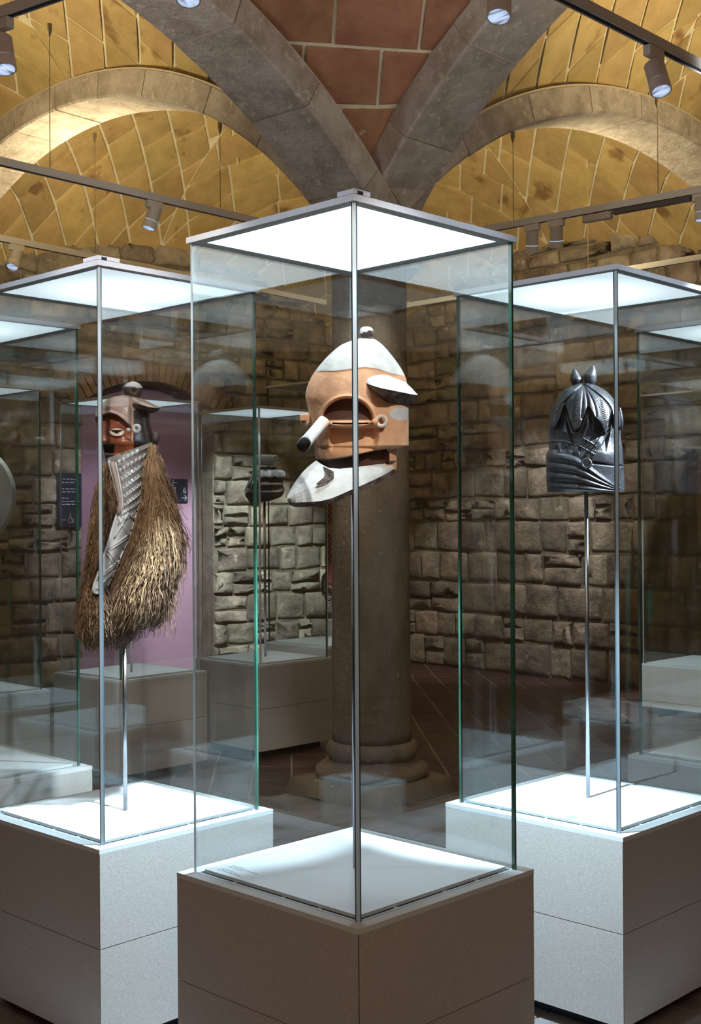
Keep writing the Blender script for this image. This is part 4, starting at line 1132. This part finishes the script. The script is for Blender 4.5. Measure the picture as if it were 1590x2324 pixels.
# raffia
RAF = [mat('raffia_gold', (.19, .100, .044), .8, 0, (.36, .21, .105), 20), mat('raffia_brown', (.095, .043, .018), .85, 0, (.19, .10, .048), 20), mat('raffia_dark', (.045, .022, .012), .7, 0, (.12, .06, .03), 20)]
M1 = [(1012, 340, 352), (1050, 331, 362), (1090, 324, 373), (1130, 319, 385), (1180, 304, 398), (1230, 290, 409), (1290, 266, 404), (1340, 244, 388), (1390, 236, 372), (1430, 232, 345)]
M2 = [(1052, 240, 250), (1090, 224, 262), (1130, 214, 270), (1180, 207, 263), (1240, 200, 250), (1300, 192, 228), (1345, 184, 214)]
M3 = [(1338, 186, 256), (1370, 178, 282), (1410, 176, 300), (1445, 182, 296), (1462, 196, 275)]
def mrow(M, y): ys = [m[0] for m in M]; return interp(ys, [m[1] for m in M], y), interp(ys, [m[2] for m in M], y)
core = mat('raffia_core', (.02, .011, .007), .9)
for M in (M1, M2, M3):
    sh = [(y, a + (b - a) * .14, b - (b - a) * .14) for y, a, b in M]
    sculpt('beard_core', sh, Y1 - .03, rt, core, nphi=28, nrow=24, dk=.95)
rr = random.Random(12); sets = [[], [], []]
def strand(pts, w_, s):
    V = []; n = len(pts)
    for i, p in enumerate(pts):
        q = w_ * (1 - .6 * i / n); a = (i * .7)
        for k in range(3): V.append((p.x + q * math.cos(a * .2 + k * 2.094), p.y + q * math.sin(a * .2 + k * 2.094), p.z))
    Fc = []
    for i in range(n - 1):
        for k in range(3): Fc.append((i * 3 + k, i * 3 + (k + 1) % 3, (i + 1) * 3 + (k + 1) % 3, (i + 1) * 3 + k))
    sets[s].append((V, Fc))
def grow(M, N, L0, L1, ymax, front=.12):
    for _ in range(N):
        y = rr.uniform(M[0][0] - 4, M[-1][0] - 18); f = rr.uniform(-1, 1) if rr.random() < .8 else rr.choice((-1, 1)) * rr.uniform(.85, 1.08)
        ln = rr.uniform(L0, L1); n = 7; pts = []; wx = 0; cx_ = rr.gauss(0, .9)
        lay = rr.uniform(.80, 1.05); out = 0
        for i in range(n):
            yy = y + ln * i / (n - 1)
            if yy > ymax + rr.uniform(-8, 14): break
            a, b = mrow(M, min(yy, M[-1][0])); w_ = (b - a) / 2
            wx += rr.gauss(cx_ * .7, 3.1); ff = f * (1 + .02 * i)
            if ff < -.75: wx = max(wx, 0)
            dep = front * (w_ / 60) ** .5 * math.sqrt(max(0, 1.0 - min(1, ff * ff))) * lay + rr.uniform(-.004, .004) + .004 * i / n
            pts.append(P((a + b) / 2 + w_ * ff + wx, yy, Y1 - .04 - dep))
        if len(pts) > 2:
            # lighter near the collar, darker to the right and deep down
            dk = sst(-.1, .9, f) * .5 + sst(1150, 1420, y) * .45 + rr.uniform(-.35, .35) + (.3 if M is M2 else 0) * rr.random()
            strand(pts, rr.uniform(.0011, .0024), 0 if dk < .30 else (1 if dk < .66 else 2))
grow(M1, 2300, 50, 110, 1425); grow(M2, 900, 40, 90, 1362); grow(M3, 1300, 40, 85, 1470, .10)
for _ in range(170):   # loose reddish ends hanging at the lower right
    x = rr.uniform(300, 392); y = rr.uniform(1290, 1370); n = 7; pts = []; wx = 0; c = rr.gauss(-.5, 1.2); ln = rr.uniform(50, 95)
    for i in range(n): wx += rr.gauss(c, 2); pts.append(P(x + wx, min(y + ln * i / 6, 1448), Y1 - .06 - rr.uniform(0, .03)))
    strand(pts, .0011, 1 if rr.random() < .6 else 2)
for i, s in enumerate(sets):
    V, Fc = join(*s) if len(s) < 10 else (sum([list(a[0]) for a in s], []), None)
    if Fc is None:
        Fc = []; n = 0
        for a, f in s: Fc += [tuple(q + n for q in t) for t in f]; n += len(a)
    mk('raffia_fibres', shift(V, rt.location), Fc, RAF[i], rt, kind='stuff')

# ---- the black helmet mask
Y2 = 4.06
rt = empty('black_helmet_mask', P(1328, 1116, 4.05), label='glossy black carved helmet mask with twin cones on its crown and ringed neck', cat='mask')
BW = mat('black_polished_wood', (0.014, 0.016, 0.021), 0.38, 0, (0.046, 0.052, 0.066), 30, coat=.12, bump=.15, bs=50, spec=.7)
pet = [(1238, 960), (1256, 972), (1268, 955), (1281, 922), (1292, 955), (1303, 978), (1313, 972), (1322, 952), (1334, 925), (1350, 950), (1362, 962), (1373, 984), (1380, 962), (1387, 938), (1398, 962), (1412, 980)]
rtop = [(1239, 1026), (1280, 1028), (1305, 1036), (1330, 1052), (1360, 1076), (1390, 1098), (1417, 1112)]
bandl = [(1239, 1003), (1275, 1003), (1310, 1012), (1340, 1028), (1352, 1036)]
def d2(x, y):
    d = 0.0; yp = interp([p[0] for p in pet], [p[1] for p in pet], x)
    d += .018 * sst(yp + 1, yp - 4, y); d -= .016 * sst(yp, yp + 3, y) * sst(yp + 46, yp + 14, y) * (1 if x < 1345 or x > 1360 else .6)
    for vx, vy in ((1281, 922), (1334, 925), (1387, 938), (1320, 950), (1352, 945), (1256, 965)):
        if y < vy + 2:
            t = max(0, (y - 872) / (vy - 872)); gx = 1324 + (vx - 1324) * math.sin(min(1, t) * math.pi / 2) ** 1.0
            d -= (.009 if vx in (1281, 1334, 1387) else .004) * math.exp(-((x - gx) / 2.6) ** 2)
    for a, b in (((1307, 892), (1303, 952)), ((1266, 905), (1252, 955)), ((1360, 905), (1371, 948))):
        ds = segdist(x, y, a, b); cxl = a[0] + (b[0] - a[0]) * (y - a[1]) / (b[1] - a[1])
        if ds < 6.5: ph = ((y - .9 * abs(x - cxl)) / 5.2) % 1; d += .0045 * (abs(ph - .5) * 2 - .5) * sst(6.5, 4.5, ds)
    yr = lin(rtop, x); yb = lin(bandl, x)
    if y > yr:
        u = (y - yr) / max(6, 1117 - yr) * 4; d += .012 * abs(math.sin(math.pi * u)) ** .55 + .006
    else:
        if yb < y < yr and x < 1345:     # triangles
            ph = ((x - 1240) / 22) % 1; tr = 1 - abs(ph - .5) * 2; v = (y - yb) / (yr - yb); d += .007 * (1 - abs(tr - v)) - .004
        if yb - 4 < y <= yb and x < 1350: d += .005
        if yb - 22 < y < yb - 6 and 1268 < x < 1350: d += .0022 * math.sin((x + y) * 1.5) + .0016 * math.sin((x - y) * 1.3)
        if abs(y - (yb - 24)) < 1.3 and 1265 < x < 1352: d += .003
        # smooth jaw at the right
        d += .010 * math.exp(-((x - 1385) / 30) ** 2 - ((y - 1035) / 26) ** 2)
        if 1340 < x: d -= .014 * math.exp(-((y - (1050 + (x - 1345) * .12)) / 2.2) ** 2)
    for o in (-5, 0, 5):
        ds = segdist(x, y, (1386 + o, 962), (1338 + o, 1040)); d += .007 * math.exp(-(ds / 1.7) ** 2)
    d -= .006 * sst(14, 0, segdist(x, y, (1392, 962), (1346, 1040))) * 0
    return d
rows2 = [(869, 1316, 1332), (870, 1308, 1342), (874, 1297, 1352), (880, 1285, 1363), (888, 1274, 1376), (907, 1260, 1393), (932, 1251, 1407), (954, 1246, 1411), (983, 1244, 1408), (1019, 1245, 1412), (1028, 1240, 1413), (1049, 1239, 1414), (1085, 1239, 1416), (1110, 1240, 1417), (1117, 1242, 1416)]
sculpt('carved_shell', rows2, Y2, rt, [BW], None, d2, 300, 260, .92)
for (bx_, by, tx, ty) in ((1308, 868, 1303, 836), (1339, 868, 1345, 828)):
    h = ty - by; rw = [(ty, tx - 1.2, tx + 1.2), (ty + 4, tx - 4 + (bx_ - tx) * .1, tx + 4 + (bx_ - tx) * .1), (ty + 14, bx_ - 10 + (tx - bx_) * .6, bx_ + 10 + (tx - bx_) * .6), (ty + 25, bx_ - 14.5, bx_ + 14.5), (by - 2, bx_ - 13.5, bx_ + 13.5), (by + 5, bx_ - 9, bx_ + 9)]
    sculpt('crown_cone', rw, Y2 - .02, rt, [BW], None, None, 28, 24, 1.0)
ringat('ring_boss', P(1330, 1052, Y2 - .155), .0145, .0042, rt, BW, (0, -1, .1))
V, Fc = lathe([(0.001, 0), (.0125, 0), (.0125, .01)], 24); q = P(1330, 1052, Y2 - .148); V = [(q.x + x, q.y - z, q.z + y) for x, y, z in V]
mk('boss_disc', shift(V, rt.location), Fc, BW, rt)
sculpt('ear_flap', [(925, 1404, 1408), (935, 1402, 1411), (955, 1403, 1414), (968, 1406, 1413), (977, 1409, 1411)], Y2 - .03, rt, [BW], None, None, 20, 16, 1.2)

# ---- small dark hatted mask in the rear case
Y5 = 8.36
rt = empty('small_hatted_mask', P(602, 1146, Y5), label='small dark mask wearing a flat white hat in the rear case left of the column', cat='mask')
BONE = mat('bone_white_wood', (.52, .48, .42), .5, 0, (.64, .62, .58), 12)
NVW = mat('blue_black_wood', (.016, .022, .034), .5, 0, (.05, .055, .06), 10)
TANW = mat('tan_wood', (.26, .17, .11), .6, 0, (.12, .10, .07), 8)
sculpt('head', [(1080, 575, 640), (1086, 567, 641), (1100, 560, 642), (1112, 556, 645), (1124, 556, 641), (1134, 562, 622), (1143, 567, 585), (1146, 570, 574)], Y5, rt, [NVW, TANW], lambda x, y, f: 1 if f and (((x - 603) / 13) ** 2 + ((y - 1101) / 9) ** 2 < 1 or ((x - 628) / 14) ** 2 + ((y - 1106) / 12) ** 2 < 1) else 0, lambda x, y: .02 * math.sin(y * .35), 70, 44, .9)
wtube('hat_roll', [P(578, 1039, Y5), P(600, 1039, Y5 - .03), P(625, 1040, Y5 - .06)], .023, rt, BONE, 16); ringat('hat_roll_end', P(625, 1040, Y5 - .075), .012, .010, rt, BONE, (.5, -1, 0))
V, Fc = lathe([(.06, -.018), (.095, 0), (.098, .006), (.02, .012)], 32); q = P(605, 1049, Y5); mk('hat_brim', shift([(x + q.x, y + q.y, z + q.z) for x, y, z in V], rt.location), Fc, BONE, rt)
V, Fc = lathe([(.062, -.04), (.058, 0)], 24); q = P(606, 1060, Y5); mk('hat_neck', shift([(x + q.x, y + q.y, z + q.z) for x, y, z in V], rt.location), Fc, NVW, rt)
sculpt('forehead_band', [(1066, 580, 634), (1070, 573, 646), (1082, 570, 648), (1085, 574, 644)], Y5, rt, [BONE], None, lambda x, y: .02 * math.sin(x * .3), 50, 8, .95)
for k in range(6):
    a = P(571 + k * 3.2, 1084, Y5 - .08 - k * .008); b = P(559 + k * 4.5, 1108, Y5 - .075 - k * .012); wtube('braid', [a, b], .004, rt, BONE if k % 2 == 0 else NVW, 6)
ringat('ear', P(560, 1113, Y5 - .07), .012, .007, rt, BONE, (-.5, -1, 0))

# ---- round pale disc, tall pale figure, striped red figure
rt = empty('round_shield', P(-81, 1240, 6.78), label='round pale wooden disc at the left picture edge inside a glass case', cat='disc')
PW = mat('pale_disc_wood', (.42, .36, .29), .7, 0, (.50, .45, .38), 6, bump=.2)
V, Fc = lathe([(.285, 0), (.27, .03), (.2, .05), (.05, .055), (.001, .055)], 64); q = P(-81, 1125, 6.78); V = [(q.x + x, q.y - z, q.z + y * 1.02) for x, y, z in V]
mk('disc', shift(V, rt.location), Fc, PW, rt, smooth=False)
V, Fc = lathe([(.05, .05), (.045, .07), (.001, .08)], 32); V = [(q.x + x, q.y - z, q.z + y) for x, y, z in V]; mk('boss', shift(V, rt.location), Fc, PW, rt, smooth=True)
rt = empty('tall_figure', P(1609, 1262, 10.2), label='tall narrow tan wooden figure cut by the right picture edge in the low case', cat='sculpture')
TN = mat('tan_figure_wood', (.46, .32, .20), .6, 0, (.62, .52, .40), 5)
sculpt('body', [(1030, 1596, 1622), (1040, 1584, 1634), (1080, 1581, 1637), (1150, 1580, 1638), (1215, 1583, 1635), (1240, 1588, 1630), (1256, 1594, 1622), (1264, 1604, 1612)], 10.2, rt, [TN], None, None, 40, 40, .8)
V, Fc = ball(P(1592, 1283, 10.2), .03, .03, .03, 14, 10); mk('pendant_ball', shift(V, rt.location), Fc, mat('ivory_ball', (.6, .55, .48), .5), rt, smooth=True)
rod(P(1609, 1300, 10.2).x, 10.2, .398, P(1609, 1255, 10.2).z, 'thin rod under the tall tan figure in the low case', .008)
rt = empty('striped_figure', P(752, 1378, 10.1), label='tall striped pink and black carved figure peeping out left of the column shaft', cat='sculpture')
PK = mat('coral_pink_paint', (.62, .20, .17), .6); BK = mat('black_stripe_paint', (.03, .025, .03), .5); PT = mat('tan_stripe_paint', (.42, .27, .15), .6)
sculpt('body', [(1138, 744, 776), (1150, 739, 781), (1250, 738, 782), (1285, 740, 780), (1340, 741, 779), (1352, 746, 774)], 10.1, rt, [PK, BK, PT],
   lambda x, y, f: (0 if 1278 < y < 1345 else (2 if 1188 < y < 1212 and x < 752 else (1 if ((y - (x if y < 1190 else -x) * 1.6) % 13) < 7.5 else 0))), None, 90, 160, .6)
for k in range(4): ringat('bangle', P(746, 1338 + k * 7, 10.03), .048 - k * .005, .007, rt, BK if k % 2 == 0 else PT, (-.6, -1, .1), 24)
wtube('side_handle', [P(739, 1300, 10.08), P(732, 1308, 10.07), P(730, 1330, 10.06), P(733, 1352, 10.06)], .008, rt, BK, 8)
V = [P(739, 1303, 10.08), P(733, 1309, 10.08), P(731.5, 1328, 10.07), P(734, 1340, 10.07), P(740, 1340, 10.08)]; V2 = [v + Vector((0, .02, 0)) for v in V]
mk('side_panel', shift(V + V2, rt.location), [(0, 1, 2, 3, 4), (9, 8, 7, 6, 5)] + [(i, (i + 1) % 5, 5 + (i + 1) % 5, 5 + i) for i in range(5)], PT, rt)
rod(P(757, 1400, 10.2).x, 10.16, .541, P(757, 1350, 10.2).z, 'thin rod under the striped figure behind the column', .008)
#==SIGNS==
# ---------------------------------------------------------------- signs
def glyphs(s, size):
    cu = bpy.data.curves.new('t', 'FONT'); cu.body = s; cu.size = size; cu.extrude = .0008; cu.align_x = 'CENTER'; cu.align_y = 'CENTER'
    o = bpy.data.objects.new('t', cu); COL.objects.link(o); dg = bpy.context.evaluated_depsgraph_get()
    me = bpy.data.meshes.new_from_object(o.evaluated_get(dg)); V = [tuple(v.co) for v in me.vertices]; Fc = [tuple(p.vertices) for p in me.polygons]
    bpy.data.objects.remove(o); bpy.data.meshes.remove(me); return V, Fc
def sline(pts, w_):
    parts = []
    for (a, b), (c, d) in zip(pts, pts[1:]):
        l = math.hypot(c - a, d - b); nx, ny = -(d - b) / l * w_ / 2, (c - a) / l * w_ / 2
        V = [(a + nx, b + ny, z) for z in (0,)] + [(a - nx, b - ny, 0), (c - nx, d - ny, 0), (c + nx, d + ny, 0)]
        V += [(x, y, .0008) for x, y, _ in V]; parts.append((V, [(0, 1, 2, 3), (7, 6, 5, 4), (0, 4, 5, 1), (1, 5, 6, 2), (2, 6, 7, 3), (3, 7, 4, 0)]))
    return join(*parts)
dL = (END['C'] - Wc); dL = dL / np.linalg.norm(dL)
def sL(x, o):        # wall coordinate s for an image column at offset o behind the wall face
    k = (x - HX) / F; nL = np.array([-dL[1], dL[0]]); nL = nL if nL[1] > 0 else -nL
    # (Wc.x + dL.x s + n.x o) = k (Wc.y + dL.y s + n.y o)
    return (k * (Wc[1] + nL[1] * o) - Wc[0] - nL[0] * o) / (dL[0] - k * dL[1])
def sign(x0, x1, y0, y1, o, label, th=.012):
    s0, s1 = sL(x0, o), sL(x1, o)           # s grows to the left
    pa, pb_ = qL(s0, 0, o), qL(s1, 0, o); Ym = (pa[1] + pb_[1]) / 2
    z1, z0 = P((x0 + x1) / 2, y0, Ym).z, P((x0 + x1) / 2, y1, Ym).z
    wd = abs(s0 - s1); c = qL((s0 + s1) / 2, (z0 + z1) / 2, o)
    root = empty('wall_sign', c, 0, label=label, cat='sign')
    root.rotation_euler = (R(90), 0, math.atan2(-dL[1], -dL[0]))
    V, Fc = box(-wd / 2, wd / 2, -(z1 - z0) / 2, (z1 - z0) / 2, -.002, th); mk('sign_board', V, Fc, NAVY, root)
    return root, wd, z1 - z0, th
def put(root, name, VF, dx, dy, z):
    V, Fc = VF; mk(name, [(x + dx, y + dy, zz + z + .0004) for x, y, zz in V], Fc, SIGNTXT, root)
r_, wd, ht, th = sign(388, 425, 1087, 1140, .33, 'small navy wall sign with two arrows and the numbers 7 and 6')
lw = .009
def arrow(sgn): return join(sline([(-.028 * sgn, 0), (.028 * sgn, 0)], lw), sline([(.008 * sgn, .028), (.030 * sgn, 0), (.008 * sgn, -.028)], lw))
put(r_, 'arrow_left', arrow(-1), -wd * .30, ht * .34, th); put(r_, 'arrow_right', arrow(1), wd * .27, -ht * .31, th)
put(r_, 'digit_seven', glyphs('7', .085), -wd * .32, ht * .0, th); put(r_, 'digit_six', glyphs('6', .085), wd * .30, ht * .0, th)
r_, wd, ht, th = sign(129, 184, 1074, 1197, -.055, 'tall navy information sign on the stone wall left of the purple panel', .012)
rr = random.Random(9)
for k, (yy, n_) in enumerate(((.39, 4), (.33, 3), (.21, 5), (.155, 3), (.04, 2), (-.02, 5), (-.075, 4))):
    x = -.02 * wd; ps = []
    x = -wd * .30
    for j in range(n_):
        l = rr.uniform(.02, .045)
        if x + l > wd * .42: break
        ps.append(sline([(x, ht * yy), (x + l, ht * yy)], .009)); x += l + .012
    put(r_, 'text_line', join(*ps), 0, 0, th)
put(r_, 'dash', sline([(-.02, 0), (.012, 0)], .006), -wd * .22, -ht * .36, th)
pts = [(.026 * math.cos(a), .024 * math.sin(a)) for a in np.linspace(R(110), R(400), 14)]
put(r_, 'wheelchair_symbol', join(sline(pts, .005), sline([(-.004, .062), (-.004, .03), (.008, .028), (.012, .0), (.03, -.02), (.036, -.016)], .006), sline([(-.008, .064), (0, .064)], .010)), wd * .05, -ht * .37, th)
